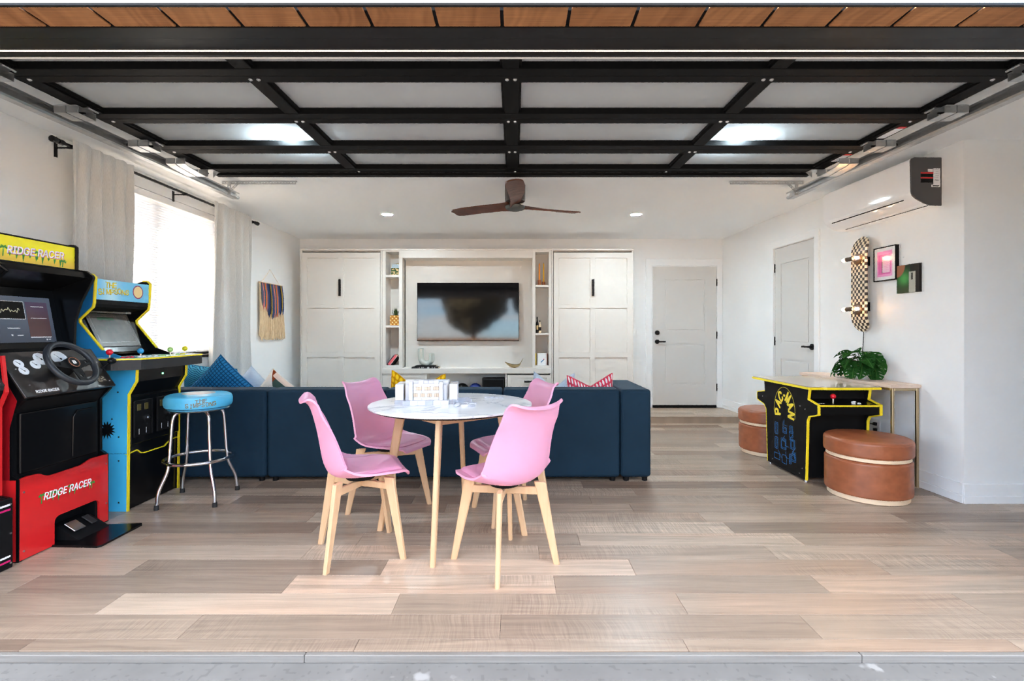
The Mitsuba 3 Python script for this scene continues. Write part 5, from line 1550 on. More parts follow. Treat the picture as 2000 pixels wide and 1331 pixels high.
CHP = [(n_, mikit.ply(m, mat, smooth=s), lab) for n_, m, mat, lab, s in chair_parts()]
for (x, y, a, lab) in ((-0.85, 2.72, 25, 'pink shell chair seen from the side, front left of the marble table'),
                       (-0.055, 2.60, 129, 'pink shell chair with its back to the camera, front right of the marble table'),
                       (-0.853, 3.36, -24, 'pink shell chair behind the left side of the marble table, facing the camera'),
                       (-0.03, 3.29, 203, 'pink shell chair behind the right side of the marble table, mostly hidden')):
    c = thing('dining_chair', lab, 'chair', 'pink chairs around the marble table')
    M = T(rotz(math.radians(a), (x, y, 0)))
    for n_, d_, l_ in CHP:
        k = uniq(f'{c}__{n_}')
        scene[k] = {**d_, 'to_world': M}
        if l_: mark(k, l_)

# ================================================================ GAME BLOCKS ON THE TABLE
TILEW = P('tile_white', (0.65, 0.65, 0.655), 0.3)
TILEB = P('tile_beige', C(196, 178, 158), 0.35)
TILEG = P('tile_clear', C(178, 180, 188), 0.12)
TG = 'white game tiles stacked on the marble table'


def tile(x0, x1, y0, y1, z0, z1, M, mat=TILEW, where='front'):
    hue = {TILEW: 'white', TILEB: 'beige', TILEG: 'clear'}[mat]
    t = thing('game_tile', f'{hue} game tile in the {where} of the block stacked on the marble table', 'game tile', f'{TG}, {where}')
    part(t, 'body', xf(box(x0, x1, y0, y1, z0, z1, 0.0018), M), mat)


GM = rotz(math.radians(4), (-0.535, 3.035, TZ))
# bottom course: flat tiles in a ring
for k in range(6):
    tile(-0.135 + 0.045 * k, -0.135 + 0.045 * k + 0.0444, -0.145, -0.085, 0.0003, 0.026, GM, TILEW if k % 3 else TILEG, 'bottom front row')
for s in (-1, 1):
    for k in range(3):
        tile(s * 0.135 + (0 if s > 0 else -0.052), s * 0.135 + (0.052 if s > 0 else 0), -0.095 + 0.062 * k, -0.095 + 0.062 * k + 0.0614, 0.0003, 0.024, GM, TILEW if k % 2 else TILEG, f'bottom {"right" if s > 0 else "left"} row')
    for k in range(4):                                       # upright tiles of the side wings
        tile(s * 0.1355 + (0 if s > 0 else -0.048), s * 0.1355 + (0.048 if s > 0 else 0), -0.090 + 0.046 * k, -0.090 + 0.046 * k + 0.0452, 0.0245, 0.118, GM, (TILEW, TILEB, TILEW, TILEG)[k], f'upright {"right" if s > 0 else "left"} wing')
    for k in range(2):                                       # front corner columns
        x = s * (0.088 + 0.023 * k)
        tile(x - 0.011, x + 0.011, -0.125 + 0.02 * k, -0.087 + 0.02 * k, 0.0265, 0.118 + 0.016 * (1 - k), GM, (TILEW, TILEG)[k], f'{"right" if s > 0 else "left"} front corner')
zc0 = 0.0265
for c_, (h, n_, mat) in enumerate(((0.018, 3, TILEW), (0.022, 11, TILEB), (0.018, 3, TILEW), (0.022, 9, TILEB), (0.018, 3, TILEW), (0.020, 5, TILEG))):
    w = 0.150 / n_
    for k in range(n_):
        tile(-0.075 + w * k + 0.0003, -0.075 + w * (k + 1) - 0.0003, -0.110, -0.060, zc0, zc0 + h - 0.0004, GM, mat if (k + c_) % 3 else TILEW, ('lowest', 'second', 'third', 'fourth', 'fifth', 'top')[c_] + ' front course')
    zc0 += h
for k in range(4):                                           # back rows seen over the top
    for q in range(2):
        tile(-0.130 + 0.065 * k, -0.130 + 0.065 * k + 0.0642, -0.05 + 0.07 * q, 0.018 + 0.07 * q, 0.0265, 0.138 - 0.012 * q, GM, TILEW, ('inner', 'rear')[q] + ' upright row')
tr_ = thing('clear_tray', 'clear plastic tile rack lying beside the white game tiles on the table', 'tray')
M = rotz(math.radians(18), (-0.325, 2.985, TZ))
part(tr_, 'body', xf(cat([box(-0.055, 0.055, -0.045, 0.045, 0.0003, 0.004, 0.001), box(-0.055, -0.051, -0.045, 0.045, 0.004, 0.028), box(0.051, 0.055, -0.045, 0.045, 0.004, 0.028), box(-0.051, 0.051, 0.041, 0.045, 0.004, 0.028)]), M), TILEG)
rt = random.Random(3)
for k in range(9):
    x, y, a = rt.uniform(-0.31, -0.24), rt.uniform(2.86, 2.94), rt.uniform(0, 180)
    t = thing('loose_tile', 'white tile lying loose in front of the clear rack on the marble table', 'game tile', 'loose game tiles on the marble table')
    part(t, 'body', xf(box(-0.019, 0.019, -0.011, 0.011, 0.0004, 0.0124, 0.0015), rotz(math.radians(a), (-0.335 + 0.043 * (k % 3), 2.845 + 0.045 * (k // 3), TZ + 0.0002))), TILEW if k % 2 else TILEG)
for k in range(7):
    t = thing('game_token', 'tiny clear game token in the row on the far right of the marble table', 'game tile', 'clear tokens on the table')
    part(t, 'body', xf(box(-0.008, 0.008, -0.004, 0.004, 0.0003, 0.010, 0.001), rotz(math.radians(20 * k), (-0.19 + 0.018 * k, 3.20 + 0.012 * (k % 2), TZ))), TILEG)

# ================================================================ BAR STOOL
st = thing('bar_stool', 'round bar stool with sky blue seat and chrome legs beside the blue arcade machine', 'stool')
bx_, by_ = -2.275, 3.555
SEATB = P('stool_blue', C(84, 184, 222), 0.28, clearcoat=0.3)
part(st, 'seat', lathe([(0, 0.668), (0.185, 0.668), (0.206, 0.676), (0.213, 0.695), (0.213, 0.728), (0.205, 0.750), (0.185, 0.760), (0.10, 0.764), (0, 0.765)], 64, (bx_, by_, 0)), SEATB, 'sky blue padded seat', smooth=40)
part(st, 'seat_print', lathe([(0.105, 0.7640), (0.10, 0.7656), (0, 0.7664)], 48, (bx_, by_, 0)), P('stool_grey', C(150, 160, 164), 0.3), 'pale grey round print')
part(st, 'seat_ring', lathe([(0.10, 0.650), (0.190, 0.650), (0.198, 0.658), (0.190, 0.667), (0.10, 0.667)], 64, (bx_, by_, 0)), CHROME, smooth=40)


def wrap_text(word, z, h, total, mat, seed, nm):
    r = random.Random(seed)
    ms = []
    base = math.atan2(-by_, -bx_ * 1.0) + math.pi * 0      # towards the camera
    base = math.atan2(0 - by_, 0 - bx_) + 0.06
    for k, ch in enumerate(word):
        w = total / len(word)
        a = base + (k + 0.5 - len(word) / 2) * w / 0.2135
        c = np.array((bx_ + 0.2137 * math.cos(a), by_ + 0.2137 * math.sin(a), z + 0.003 * r.uniform(-1, 1) + 0.0012 * k))
        xd = np.array((-math.sin(a), math.cos(a), r.uniform(-0.1, 0.1)))
        wd = w * (0.88 if ch != 'I' else 0.4)
        M = frame(c - xd * wd / 2, xd, (0, 0, 1))
        ms.append(text(ch, h, M, 0.0006, True, width=wd))
    part(st, nm, cat(ms), mat, 'brown hand-drawn lettering')


LET = P('stool_letter', C(122, 112, 84), 0.5)
wrap_text('THE', 0.717, 0.024, 0.072, LET, 1, 'lettering')
wrap_text('SIMPSONS', 0.684, 0.028, 0.190, LET, 2, 'lettering')
for (fx_, fy_) in ((-2.424, 3.337), (-2.062, 3.396), (-2.490, 3.700), (-2.118, 3.760)):
    d = np.array((fx_ - bx_, fy_ - by_, 0))
    d /= np.linalg.norm(d)
    c0 = np.array((bx_, by_, 0))
    pts = [c0 + d * 0.06 + (0, 0, 0.645), c0 + d * 0.135 + (0, 0, 0.645), c0 + d * 0.158 + (0, 0, 0.632), c0 + d * 0.168 + (0, 0, 0.60), c0 + d * 0.188 + (0, 0, 0.30), c0 + d * 0.194 + (0, 0, 0.25), c0 + d * 0.215 + (0, 0, 0.20), c0 + d * 0.246 + (0, 0, 0.135), c0 + d * 0.256 + (0, 0, 0.10), c0 + d * 0.262 + (0, 0, 0.02)]
    pts = np.array(pts)
    k = np.concatenate([[0], np.cumsum(np.linalg.norm(np.diff(pts, axis=0), axis=1))])
    tt = np.linspace(0, k[-1], 40)
    P2 = np.stack([np.interp(tt, k, pts[:, q]) for q in range(3)], 1)
    for _ in range(3):
        P2[1:-1] = (P2[:-2] + 2 * P2[1:-1] + P2[2:]) / 4
    l = part(st, 'leg', tube(P2, 0.0115, 14), CHROME, 'chrome bent leg', smooth=40)
    part(l, 'rubber_tip', cyl(c0 + d * 0.263 + (0, 0, 0), c0 + d * 0.262 + (0, 0, 0.032), 0.016, 0.0145, n=18), RUBBER, 'black rubber tip')
part(st, 'foot_ring', torus(frame((bx_, by_, 0.300), (1, 0, 0), (0, 1, 0)), 0.212, 0.011, 64, 12), CHROME, 'chrome foot ring', smooth=True)

# ================================================================ OTTOMANS
def ottoman(x, y, R, label):
    t = thing('ottoman', label, 'ottoman', 'brown leather ottomans at the arcade table')
    b = [(0, 0.040), (R - 0.02, 0.040)] + arc2(R - 0.012, 0.052, 0.012, -90, 0, 4) + arc2(R - 0.020, 0.268, 0.020, 0, 90, 5) + [(0, 0.288)]
    part(t, 'base_ring', lathe([(0, 0.003), (R - 0.020, 0.003), (R - 0.018, 0.005), (R - 0.018, 0.038), (0, 0.0395)], 72, (x, y, 0)), CREAM, 'pale wood base', smooth=40)
    part(t, 'body', lathe(b, 72, (x, y, 0)), LEATHER, 'brown leather body', smooth=40)
    part(t, 'wood_band', lathe([(0, 0.2885), (R - 0.018, 0.2885), (R - 0.010, 0.292), (R - 0.010, 0.310), (R - 0.016, 0.318), (0, 0.318)], 72, (x, y, 0)), CREAM, 'pale wood band', smooth=40)
    l = [(0, 0.3185), (R - 0.02, 0.3185)] + arc2(R - 0.012, 0.334, 0.018, -80, 0, 5) + arc2(R - 0.022, 0.408, 0.028, 0, 80, 6) + [(R - 0.09, 0.441), (0, 0.446)]
    part(t, 'lid', lathe(l, 72, (x, y, 0)), LEATHER, 'brown leather padded lid', smooth=40)
    part(t, 'piping', torus(frame((x, y, 0.430), (1, 0, 0), (0, 1, 0)), R - 0.016, 0.003, 72, 6), LEATHER, smooth=True)


ottoman(2.605, 3.655, 0.272, 'round brown leather ottoman in front of the black arcade table')
ottoman(2.530, 4.930, 0.272, 'round brown leather ottoman half hidden behind the black arcade table')

# ================================================================ CONSOLE TABLE AND PLANT (along the right wall)
ct = thing('console_table', 'narrow console table with pale wood top and brass frame along the right wall', 'table')
s0_, s1_ = 0.345, 1.50
part(ct, 'top', rw(box(s0_, s1_, 0.004, 0.250, 0.768, 0.797, 0.003)), PALEWOOD, 'pale wood top')
for s in (s0_ + 0.008, s1_ - 0.028):
    for n_ in (0.016, 0.211):
        part(ct, 'leg', rw(box(s, s + 0.019, n_, n_ + 0.019, 0.0, 0.7675, 0.002)), BRASS, 'brass leg')
    part(ct, 'crossbar', rw(box(s, s + 0.019, 0.0355, 0.2105, 0.748, 0.7675, 0.002)), BRASS, 'brass bar')
for n_ in (0.016, 0.211):
    part(ct, 'rail', rw(box(s0_ + 0.0275, s1_ - 0.0285, n_, n_ + 0.019, 0.748, 0.7675, 0.002)), BRASS, 'brass rail')

pl = thing('monstera_plant', 'leafy swiss cheese plant with holed green leaves on the pale console table', 'plant')
px_, py_, pz_ = RW[:3, 3] + RW[:3, 0] * 0.80 + RW[:3, 1] * 0.135 + np.array((0, 0, 0.7975))
part(pl, 'pot', lathe([(0, pz_), (0.050, pz_), (0.052, pz_ + 0.004), (0.064, pz_ + 0.092), (0.064, pz_ + 0.098), (0.058, pz_ + 0.098), (0.056, pz_ + 0.085), (0, pz_ + 0.085)], 32, (px_, py_, 0)), P('pot_white', (0.75, 0.75, 0.74), 0.4), 'white pot', smooth=40)
part(pl, 'soil', lathe([(0, pz_ + 0.0855), (0.055, pz_ + 0.0855)][::-1], 24, (px_, py_, 0)), P('soil', (0.03, 0.022, 0.016), 0.95))


def leaf_fn(p, n, uv):
    m = dr.abs(uv.y - 0.5)
    vein = smoothstep(0.02, 0.006, m)
    g = fbm(p.x * 50, p.y * 50, p.z * 50)
    return mix(mix(C(20, 56, 24), C(50, 96, 42), g), C(96, 140, 70), vein * 0.6)


scene['mat_leaf'] = {'type': 'principledthin', 'base_color': proc(leaf_fn), 'roughness': 0.26, 'diff_trans': 0.3, 'spec_trans': 0.0}


def monstera_leaf(L, W, droop, seed):
    r = random.Random(seed)
    ts = np.linspace(0, 1, 26)
    wv = W * np.sin(np.pi * ts ** 0.72) ** 0.8 * (1 - 0.12 * ts)
    out = [(t * L, w / 2) for t, w in zip(ts, wv)] + [(t * L, -w / 2) for t, w in zip(ts[::-1], wv[::-1])]
    pl_ = Polygon(out).buffer(0)
    holes = []
    for s in (-1, 1):
        for t in (0.22, 0.38, 0.54, 0.70):
            w = np.interp(t, ts, wv)
            h = affinity.rotate(affinity.scale(Point(0, 0).buffer(1, 5), 0.024 * L * r.uniform(0.9, 1.3), w * 0.120), -28 * s)
            holes.append(affinity.translate(h, t * L + 0.03 * L, s * w * 0.25))
        for t in (0.45, 0.68):
            if r.random() < 0.35:
                w = np.interp(t, ts, wv)
                holes.append(affinity.translate(affinity.rotate(affinity.scale(Point(0, 0).buffer(1, 5), 0.020 * L, w * 0.16), -35 * s), t * L + 0.06 * L, s * w * 0.46))
    pl_ = pl_.difference(unary_union(holes))
    pl_ = max(getattr(pl_, 'geoms', [pl_]), key=lambda g: g.area)
    pl_ = pl_.segmentize(0.012)
    # triangulate with inner points for bending
    v, f = trimesh.creation.triangulate_polygon(pl_, engine='earcut')
    m = trimesh.Trimesh(np.column_stack([v, np.zeros(len(v))]), f, process=False)
    m = m.subdivide().subdivide()
    x, y = m.vertices[:, 0].copy(), m.vertices[:, 1].copy()
    uv = np.column_stack([x / L, y / W + 0.5])
    th = droop * (x / L)
    arc = np.where(np.abs(droop) > 1e-3, L / max(abs(droop), 1e-3), 1)
    X = arc * np.sin(th)
    Z = -arc * (1 - np.cos(th)) if droop > 0 else 0 * x
    Z = Z + 0.9 * np.abs(y) * 0.28
    return trimesh.Trimesh(np.column_stack([X, y, Z]), m.faces, process=False), uv


rl = random.Random(17)
crown = np.array((px_, py_, pz_ + 0.10))
specs = []
for k in range(27):
    az = k * 2.39996 + rl.uniform(-0.3, 0.3)
    lvl = k / 26
    specs.append((az, lvl))
for az, lvl in specs:
    out_ = (0.03 + 0.115 * (1 - lvl) ** 0.5) * rl.uniform(0.75, 1.15)
    up_ = -0.01 + 0.145 * lvl
    # keep leaves off the wall (wall lies towards +x)
    ca, sa = math.cos(az), math.sin(az)
    k_ = 0.30 if ca > 0 else 0.85
    base = crown + np.array((ca * out_ * k_, sa * out_ * 1.1, up_))
    heading = math.atan2(sa * 1.1, ca * k_)
    if ca > 0.55:
        heading += 1.0 if sa > 0 else -1.0
    L, W = rl.uniform(0.150, 0.195), rl.uniform(0.110, 0.140)
    pitch = math.radians(rl.uniform(-8, 14) + 62 * lvl - 52)
    m, uv = monstera_leaf(L, W, rl.uniform(0.7, 1.3), int(lvl * 100))
    M = rotz(heading) @ trimesh.transformations.rotation_matrix(-pitch, (0, 1, 0)) @ trimesh.transformations.rotation_matrix(rl.uniform(-0.4, 0.4), (1, 0, 0))
    M[:3, 3] = base
    m = xf(m, M)
    # nothing may enter the wall or the table top
    d_ = (m.vertices - RW[:3, 3]) @ RW[:3, 1]
    if d_.min() < 0.012:
        m.apply_translation(RW[:3, 1] * (0.012 - d_.min()))
    if m.vertices[:, 2].min() < 0.803:
        m.vertices[:, 2] = 0.803 + np.maximum(m.vertices[:, 2] - 0.803, 0.0) + 0.15 * np.minimum(m.vertices[:, 2] - 0.803, 0) * 0
    lf = part(pl, 'leaf', m, 'mat_leaf', smooth=True, uv=uv)
    p0 = np.array((px_, py_, pz_ + 0.083))
    q = [(1 - t) ** 2 * p0 + 2 * t * (1 - t) * (p0 * 0.5 + base * 0.5 + (0, 0, 0.05)) + t * t * np.asarray(m.vertices[np.argmin(np.linalg.norm(m.vertices - base, axis=1))]) for t in np.linspace(0, 1, 8)]
    part(lf, 'stem', tube(np.array(q), 0.0022, 5), P('stem', C(92, 84, 52), 0.5) if 'mat_stem' not in scene else 'mat_stem')

# outlet behind the arcade table
ol = thing('wall_outlet', 'white wall outlet with a black plug beside the arcade table', 'outlet')
part(ol, 'plate', rw(box(0.76, 0.835, 0.0005, 0.006, 0.33, 0.445, 0.002)), WHITEP)
part(ol, 'plug', cat([rw(box(0.785, 0.812, 0.006, 0.032, 0.395, 0.422, 0.004)), rw(tube([(0.798, 0.03, 0.405), (0.81, 0.06, 0.412), (0.85, 0.085, 0.39), (0.89, 0.09, 0.33), (0.92, 0.09, 0.20), (0.93, 0.09, 0.06), (0.93, 0.09, 0.004)], 0.0045, 8)), rw(box(0.785, 0.812, 0.006, 0.028, 0.348, 0.372, 0.004))]), BLACKM, 'black plug and cable')

# ================================================================ AIR CONDITIONER
ac = thing('air_conditioner', 'white wall-mounted air conditioner with dark grey end panel high on the right wall', 'air conditioner')
prof = Polygon([(0.002, 0), (0.002, 0.352), (0.205, 0.352), (0.222, 0.345), (0.231, 0.330), (0.226, 0.10), (0.217, 0.073), (0.19, 0.050), (0.13, 0.018), (0.085, 0.003)])
a0, a1 = 0.176, 1.165
ACM = np.array([[0, 0, 1, 0], [1, 0, 0, 0], [0, 1, 0, 2.137], [0, 0, 0, 1.0]])


def ac_slab(poly, s0, s1):
    m = ext(poly, s1 - s0)
    M = ACM.copy(); M[0, 3] = s0
    return rw(xf(m, M))


part(ac, 'body', ac_slab(prof, a0 + 0.012, a1 - 0.012), WHITEG, 'glossy white body', smooth=40)
ACD = P('ac_grey', C(72, 71, 72), 0.5)
e0 = part(ac, 'end_panel', ac_slab(prof.buffer(0.0015), a0, a0 + 0.0118), ACD, 'dark grey end panel', smooth=40)
part(ac, 'end_panel', ac_slab(prof, a1 - 0.0118, a1), WHITEG, 'white end panel', smooth=40)
fl = lambda n_, z: RW[:3, 3] + RW[:3, 1] * n_ + np.array((0, 0, z + 2.137))
g0 = np.array((0.222 * 1.0, 0.088)); g1 = np.array((0.130, 0.0172))
# outlet vent: thin dark slot along the lower front curve, and the flap line below
slot = Polygon([(0.2075, 0.064), (0.2010, 0.0592), (0.2022, 0.0575), (0.2087, 0.0623)])
part(ac, 'vent_slot', ac_slab(slot, a0 + 0.10, a1 - 0.09), BLACKM, 'dark vent slot')
part(ac, 'flap_line', ac_slab(Polygon([(0.0905, 0.0028), (0.0845, 0.0006), (0.0842, 0.0018), (0.0900, 0.0040)]), a0 + 0.02, a1 - 0.10), CHAR)
EM = RW @ np.array([[0, 0, -1, a0 - 0.0002], [-1, 0, 0, 0], [0, 1, 0, 2.137], [0, 0, 0, 1.0]])   # local x: towards the wall, y: up, z: out of the end panel


def on_end(x0, x1, z0, z1, mat, nm, lab=None, t=0.0008):
    # x measured from the wall
    m = box(-x1, -x0, z0, z1, 0, t)
    return part(e0, nm, xf(m, EM), mat, lab)


on_end(0.012, 0.064, 0.150, 0.272, STICK, 'label', 'grey white data label')
on_end(0.012, 0.078, 0.135, 0.152, STICK, 'label', 'white bar label')
on_end(0.020, 0.070, 0.140, 0.147, CHAR, 'label_print', 'dark bar print', 0.0012)
on_end(0.020, 0.056, 0.184, 0.188, CHAR, 'label_print', None, 0.0012)
for k in range(5):
    on_end(0.022, 0.056 - 0.006 * (k % 2), 0.262 - 0.014 * k, 0.265 - 0.014 * k, P('label_grey', C(150, 152, 150), 0.5) if 'mat_label_grey' not in scene else 'mat_label_grey', 'label_print', None, 0.0012)
on_end(0.068, 0.105, 0.246, 0.268, STICK, 'label')
on_end(0.062, 0.160, 0.232, 0.244, REDP, 'label', 'red label stripe')
on_end(0.062, 0.160, 0.197, 0.208, REDP, 'label', 'red label stripe')
on_end(0.064, 0.158, 0.209, 0.231, BLACKM, 'label', 'black label')
on_end(0.064, 0.158, 0.168, 0.196, BLACKM, 'label', 'black label')

# ================================================================ SKATEBOARD LAMP
sk = thing('skateboard_lamp', 'skateboard deck wall lamp with black and cream checks and four glowing bulbs', 'lamp')


def check_fn(p, n, uv):
    a, b = dr.floor(uv.x * 8.0), dr.floor(uv.y * 32.0)
    k = a + b
    odd = k - 2 * dr.floor(k / 2)
    return dr.select(odd > 0.5, V(C(236, 218, 190)), V(C(44, 32, 26)))


CHECK = P('checks', proc(check_fn), 0.35)
sc_s, sc_z, hw_, hl_ = 0.905, 1.624, 0.095, 0.420
nu, nv = 17, 61
Pt = np.zeros((nv, nu, 3)); UV = np.zeros((nv, nu, 2))
for i, b in enumerate(np.linspace(-1, 1, nv)):
    rr_ = 1.0
    tz = abs(b) * hl_ - (hl_ - hw_)
    w = hw_ * (math.sqrt(max(0, 1 - (tz / hw_) ** 2)) if tz > 0 else 1.0)
    kick = 0.045 * max(0, (abs(b) - 0.66) / 0.34) ** 1.6
    for j, a in enumerate(np.linspace(-1, 1, nu)):
        s = a * max(w, 0.002)
        Pt[i, j] = (sc_s + s, 0.078 - kick + 0.010 * (1 - (s / hw_) ** 2) * 0.6, sc_z + b * hl_)
        UV[i, j] = ((s / hw_ + 1) / 2, (b + 1) / 2)
m = shell(Pt, 0.010)
m = rw(m)
part(sk, 'deck', m, CHECK, 'checkered deck', smooth=False, uv=np.vstack([UV.reshape(-1, 2)] * 2))
part(sk, 'wall_mount', cat([rw(box(sc_s - 0.03, sc_s + 0.03, 0.001, 0.076, sc_z + dz - 0.04, sc_z + dz + 0.04, 0.003)) for dz in (0.2,)]), BLACKM)
part(sk, 'wall_mount', cat([rw(box(sc_s - 0.03, sc_s + 0.03, 0.001, 0.076, sc_z + dz - 0.04, sc_z + dz + 0.04, 0.003)) for dz in (-0.2,)]), BLACKM)
BRZ = P('truck_bronze', (0.09, 0.055, 0.035), 0.35, metallic=0.6)
scene['mat_filament'] = {'type': 'diffuse', 'reflectance': {'type': 'rgb', 'value': [0.8, 0.6, 0.4]}}
for z in (1.845, 1.402):
    t_ = part(sk, 'truck', cat([rw(lathe([(0, 0), (0.050, 0), (0.050, 0.010), (0.030, 0.022), (0, 0.024)], 28).apply_transform(np.array([[1, 0, 0, sc_s], [0, 0, 1, 0.0895], [0, 1, 0, z], [0, 0, 0, 1.0]]))), rw(cyl((sc_s, 0.11, z), (sc_s, 0.158, z), 0.018, n=20)), rw(cyl((sc_s - 0.045, 0.160, z), (sc_s + 0.045, 0.160, z), 0.019, n=20))]), BRZ, 'bronze lamp holder', smooth=40)
    for s in (-1, 1):
        c = np.array((sc_s + s * 0.082, 0.160, z))
        b_ = part(sk, 'bulb', rw(cat([sphere(c, 0.030, 3, (1.15, 1, 1)), cyl(c - (s * 0.037, 0, 0), c - (s * 0.02, 0, 0), 0.016, 0.024, n=24)])), 'mat_glass', 'clear glass bulb', smooth=True)
        coil = [(c[0] + s * (-0.012 + 0.024 * q / 40), 0.160 + 0.011 * math.cos(q * 0.9), z + 0.011 * math.sin(q * 0.9)) for q in range(41)]
        part(b_, 'filament', rw(tube(np.array(coil), 0.0022, 6)), 'mat_filament', 'glowing filament', emitter={'type': 'area', 'radiance': {'type': 'rgb', 'value': [6.5, 3.9, 1.8]}})
cd = thing('lamp_cord', 'thin dark cord hanging down the wall below the skateboard lamp', 'cord')
part(cd, 'wire', rw(tube(np.array([(sc_s + 0.03, 0.03, 1.23), (sc_s + 0.035, 0.012, 1.19), (sc_s + 0.050, 0.006, 1.10), (sc_s + 0.060, 0.006, 1.0), (sc_s + 0.062, 0.006, 0.86), (sc_s + 0.06, 0.006, 0.80)]), 0.003, 8)), CHAR, smooth=True)

# ================================================================ PICTURES
pf = thing('framed_picture', 'pink print in a thin black frame beside the skateboard lamp', 'picture')
f0, f1, z0_, z1_ = 0.563, 0.803, 1.632, 1.918
fr = bool_diff(box(f0, f1, 0.001, 0.030, z0_, z1_, 0.001), box(f0 + 0.007, f1 - 0.007, 0.024, 0.1, z0_ + 0.007, z1_ - 0.007))
part(pf, 'frame', rw(fr), BLACKM, 'thin black frame')
part(pf, 'mat_board', rw(box(f0 + 0.0075, f1 - 0.0075, 0.0242, 0.0246, z0_ + 0.0075, z1_ - 0.0075)), P('mat_board', (0.82, 0.78, 0.79), 0.2), 'white mat')
PKA = P('pink_a', C(236, 150, 200), 0.2, clearcoat=0.8)
PKB = P('pink_b', C(216, 96, 166), 0.2, clearcoat=0.8)
PKC = P('pink_c', C(238, 196, 216), 0.2, clearcoat=0.8)
# s runs away from the camera, so the left side of the print in view is at larger s
part(pf, 'print', rw(box(f0 + 0.042, f1 - 0.038, 0.0247, 0.0250, z0_ + 0.036, z1_ - 0.036)), PKA, 'pink print')
part(pf, 'print_band', rw(box(f0 + 0.058, f1 - 0.052, 0.0251, 0.0253, z0_ + 0.055, z1_ - 0.065)), PKB, 'deep pink band')
part(pf, 'print_block', rw(box(f0 + 0.066, f1 - 0.095, 0.0254, 0.0256, z0_ + 0.068, z1_ - 0.085)), PKC, 'pale pink block')
part(pf, 'print_line', rw(box(f1 - 0.100, f1 - 0.088, 0.0254, 0.0256, z0_ + 0.066, z1_ - 0.12)), P('pink_d', C(120, 40, 80), 0.3), 'dark pink bar')
part(pf, 'print_lines', cat([rw(box(f0 + 0.074 + 0.004 * (k % 2), f0 + 0.110 + 0.008 * (k % 3), 0.0257, 0.0259, z0_ + 0.09 + 0.014 * k, z0_ + 0.094 + 0.014 * k)) for k in range(7)]), PKA)
cv = thing('canvas_picture', 'square green and dark photo canvas right of the pink framed print', 'picture')
c0_, c1_ = 0.346, 0.566 - 0.012
c1_ = 0.562
zz0, zz1 = 1.515, 1.738


def canvas_fn(p, n, uv):
    # u to the right of the print, v up
    u, v = (c1_ - uv.x) / (c1_ - c0_), (uv.y - zz0) / (zz1 - zz0)
    g = dr.exp(-(dr.square((u - 0.33) / 0.28) + dr.square((v - 0.52) / 0.26)))
    base = mix(C(18, 22, 14), C(70, 150, 72), g)
    base = mix(base, V(C(70, 84, 56)), smoothstep(0.35, 0.0, v) * 0.6)
    r_ = smoothstep(0.42, 0.34, dr.sqrt(dr.square(u * 1.0) + dr.square((1 - v) * 0.9)))
    base = mix(base, V(C(150, 96, 70)), r_)
    dark = smoothstep(0.80, 0.86, u)
    base = mix(base, V(C(26, 22, 18)), dark)
    lab = smoothstep(0.54, 0.57, u) * smoothstep(0.86, 0.82, u) * smoothstep(0.76, 0.72, v)
    base = mix(base, V(C(166, 168, 158)), lab)
    ink = smoothstep(0.64, 0.66, u) * smoothstep(0.74, 0.72, u) * smoothstep(0.44, 0.46, v) * smoothstep(0.70, 0.68, v)
    base = mix(base, V(C(50, 50, 48)), ink)
    neck = smoothstep(0.60, 0.63, u) * smoothstep(0.82, 0.79, u) * smoothstep(0.72, 0.76, v)
    return mix(base, V(C(14, 16, 14)), neck)


m = box(c0_, c1_, 0.001, 0.022, zz0, zz1, 0.001)
part(cv, 'canvas', rw(m), P('canvas_print', proc(canvas_fn), 0.55, spec=0.2), uv=np.asarray(m.vertices)[:, [0, 2]])
nail = thing('nail', 'small nail in the right wall above the green canvas', 'nail')
part(nail, 'head', rw(cyl((0.515, 0.0005, 1.805), (0.515, 0.012, 1.806), 0.0028, n=10)), STEEL)

# ================================================================ WALL HANGING
wh_ = thing('wall_hanging', 'woven wall hanging with coloured tassels and long cream fringe on the left wall', 'wall hanging')
hx_ = XL + 0.030
hy0, hy1, hz0 = 6.03, 6.60, 1.805
part(wh_, 'dowel', cyl((hx_, hy0 - 0.015, hz0), (hx_, hy1 + 0.02, hz0), 0.009, n=12), BEECH, 'pale wood rod')
part(wh_, 'cord', tube(np.array([(hx_, hy0 + 0.06, hz0 + 0.009), (hx_ - 0.012, (hy0 + hy1) / 2, hz0 + 0.185), (hx_, hy1 - 0.06, hz0 + 0.009)]), 0.0025, 6), CREAM, 'cream cord')
part(wh_, 'nail', cyl((XL + 0.0005, (hy0 + hy1) / 2, hz0 + 0.184), (XL + 0.022, (hy0 + hy1) / 2, hz0 + 0.186), 0.0035, n=8), STEEL)
YARN = P('yarn_cream', proc(lambda p, n, uv: mix(C(206, 178, 140), C(238, 216, 182), noise(p.y * 260, p.z * 40, 2))), 0.9, spec=0.1)
rf = random.Random(9)
fringe = []
for k in range(150):
    u = k / 149
    y = hy0 + (hy1 - hy0 - 0.01) * u
    ln = 0.66 + 0.05 * rf.random() - (0.03 if u < 0.05 else 0)
    fl_ = 0.10 * u ** 2 * rf.uniform(0.7, 1.1)
    layer = rf.uniform(0.0, 0.018)
    z0 = hz0 - 0.004
    q = [(hx_ + 0.003 + layer * 0.3, y, z0), (hx_ + 0.004 + layer, y + fl_ * 0.25, z0 - ln * 0.4), (hx_ + 0.002 + layer, y + fl_ * 0.7 + 0.008 * rf.uniform(-1, 1), z0 - ln * 0.75), (hx_ + layer, y + fl_ + 0.014 * rf.uniform(-1, 1), z0 - ln)]
    fringe.append(tube(np.array(q), 0.0045, 5))
part(wh_, 'fringe', cat(fringe), YARN, 'long cream yarn fringe', kind='stuff')
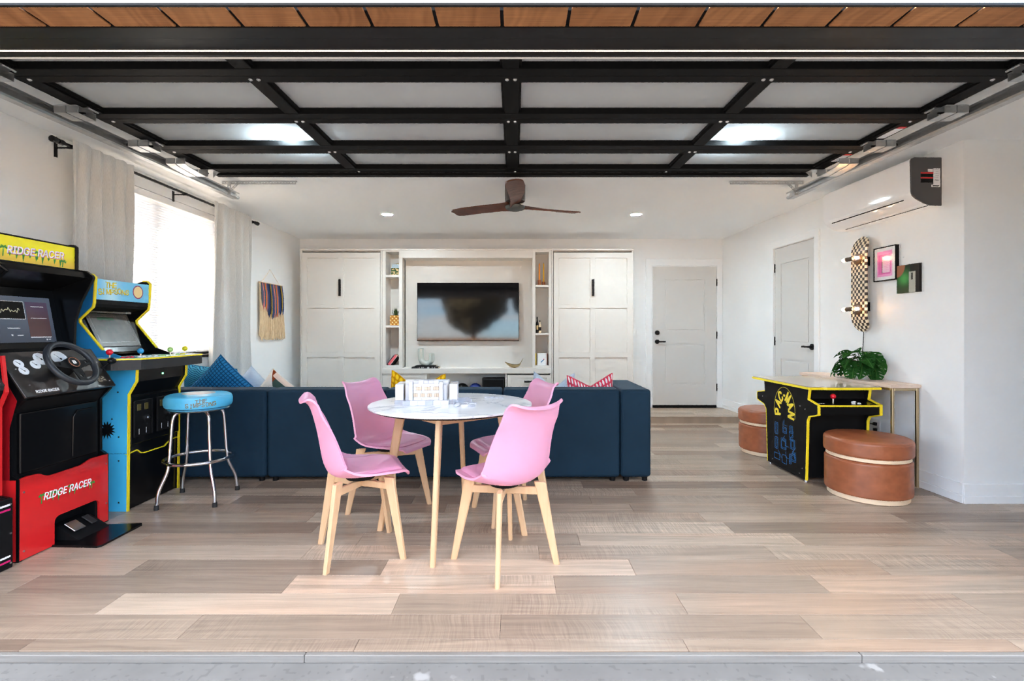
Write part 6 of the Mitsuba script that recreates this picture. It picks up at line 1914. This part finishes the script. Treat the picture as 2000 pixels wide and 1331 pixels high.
TC = [C(90, 92, 110), C(206, 130, 130), C(80, 92, 110), C(214, 120, 50), C(150, 110, 130), C(60, 72, 96), C(44, 62, 110), C(50, 48, 44), C(170, 140, 70), C(52, 70, 120)]
for k in range(20):
    y = hy0 + 0.012 + (hy1 - hy0 - 0.04) * k / 19
    ln = 0.30 + 0.10 * math.sin(k / 19 * math.pi * 0.8) + 0.08 * (k / 19) * (k < 15) + rf.uniform(-0.04, 0.03)
    mt = f'tassel_{k % 10}'
    if 'mat_' + mt not in scene:
        P(mt, TC[k % 10], 0.9, spec=0.1)
    part(wh_, 'tassel', tube(np.array([(hx_ + 0.016, y, hz0 - 0.002), (hx_ + 0.030, y, hz0 - ln * 0.4), (hx_ + 0.032, y + 0.006, hz0 - ln * 0.85), (hx_ + 0.030, y + 0.008, hz0 - ln)]), [0.008, 0.014, 0.012, 0.002], 8), 'mat_' + mt, 'coloured yarn tassel', smooth=True)

# ================================================================ OUTSIDE (what the glossy screen mirrors)
FENCE = P('fence_wood', proc(wood_fn(C(120, 84, 60), C(156, 116, 84), 2, 0.4)), 0.8)
fn_ = thing('garden_fence', 'brown board fence beyond the driveway', 'fence')
for k in range(64):
    x = -13 + 0.40 * k
    part(fn_, 'board', box(x, x + 0.392, -14.05, -14.0, -0.16, 1.75, 0.006), FENCE)
for z in (0.3, 1.4):
    part(fn_, 'rail', box(-13, 12.6, -14.10, -14.05, z, z + 0.09), FENCE)
BARK = P('bark', (0.10, 0.075, 0.055), 0.9)
LEAFO = P('tree_leaf', C(62, 58, 46), 0.9, spec=0.1)
for i, (x, y, h, r, lab) in enumerate(((-2.6, -17, 7.5, 2.2, 'tall tree left beyond the fence'), (2.2, -19, 9.5, 2.9, 'tall tree in the middle beyond the fence'), (5.8, -16.5, 5.0, 1.6, 'low tree right beyond the fence'))):
    t = thing('garden_tree', lab, 'tree', 'trees beyond the fence')
    part(t, 'trunk', cyl((x, y, -0.3), (x, y, h * 0.6), 0.22, 0.12, n=12), BARK)
    m = trimesh.creation.icosphere(subdivisions=5)
    q = m.vertices * 1.0
    m.vertices = q * (0.72 + 0.55 * meshkit.fbm(q * 2.2 + i * 7, 5, i))[:, None] * np.array((r, r, h * 0.36)) + (x, y, h * 0.66)
    part(t, 'crown', m, LEAFO)
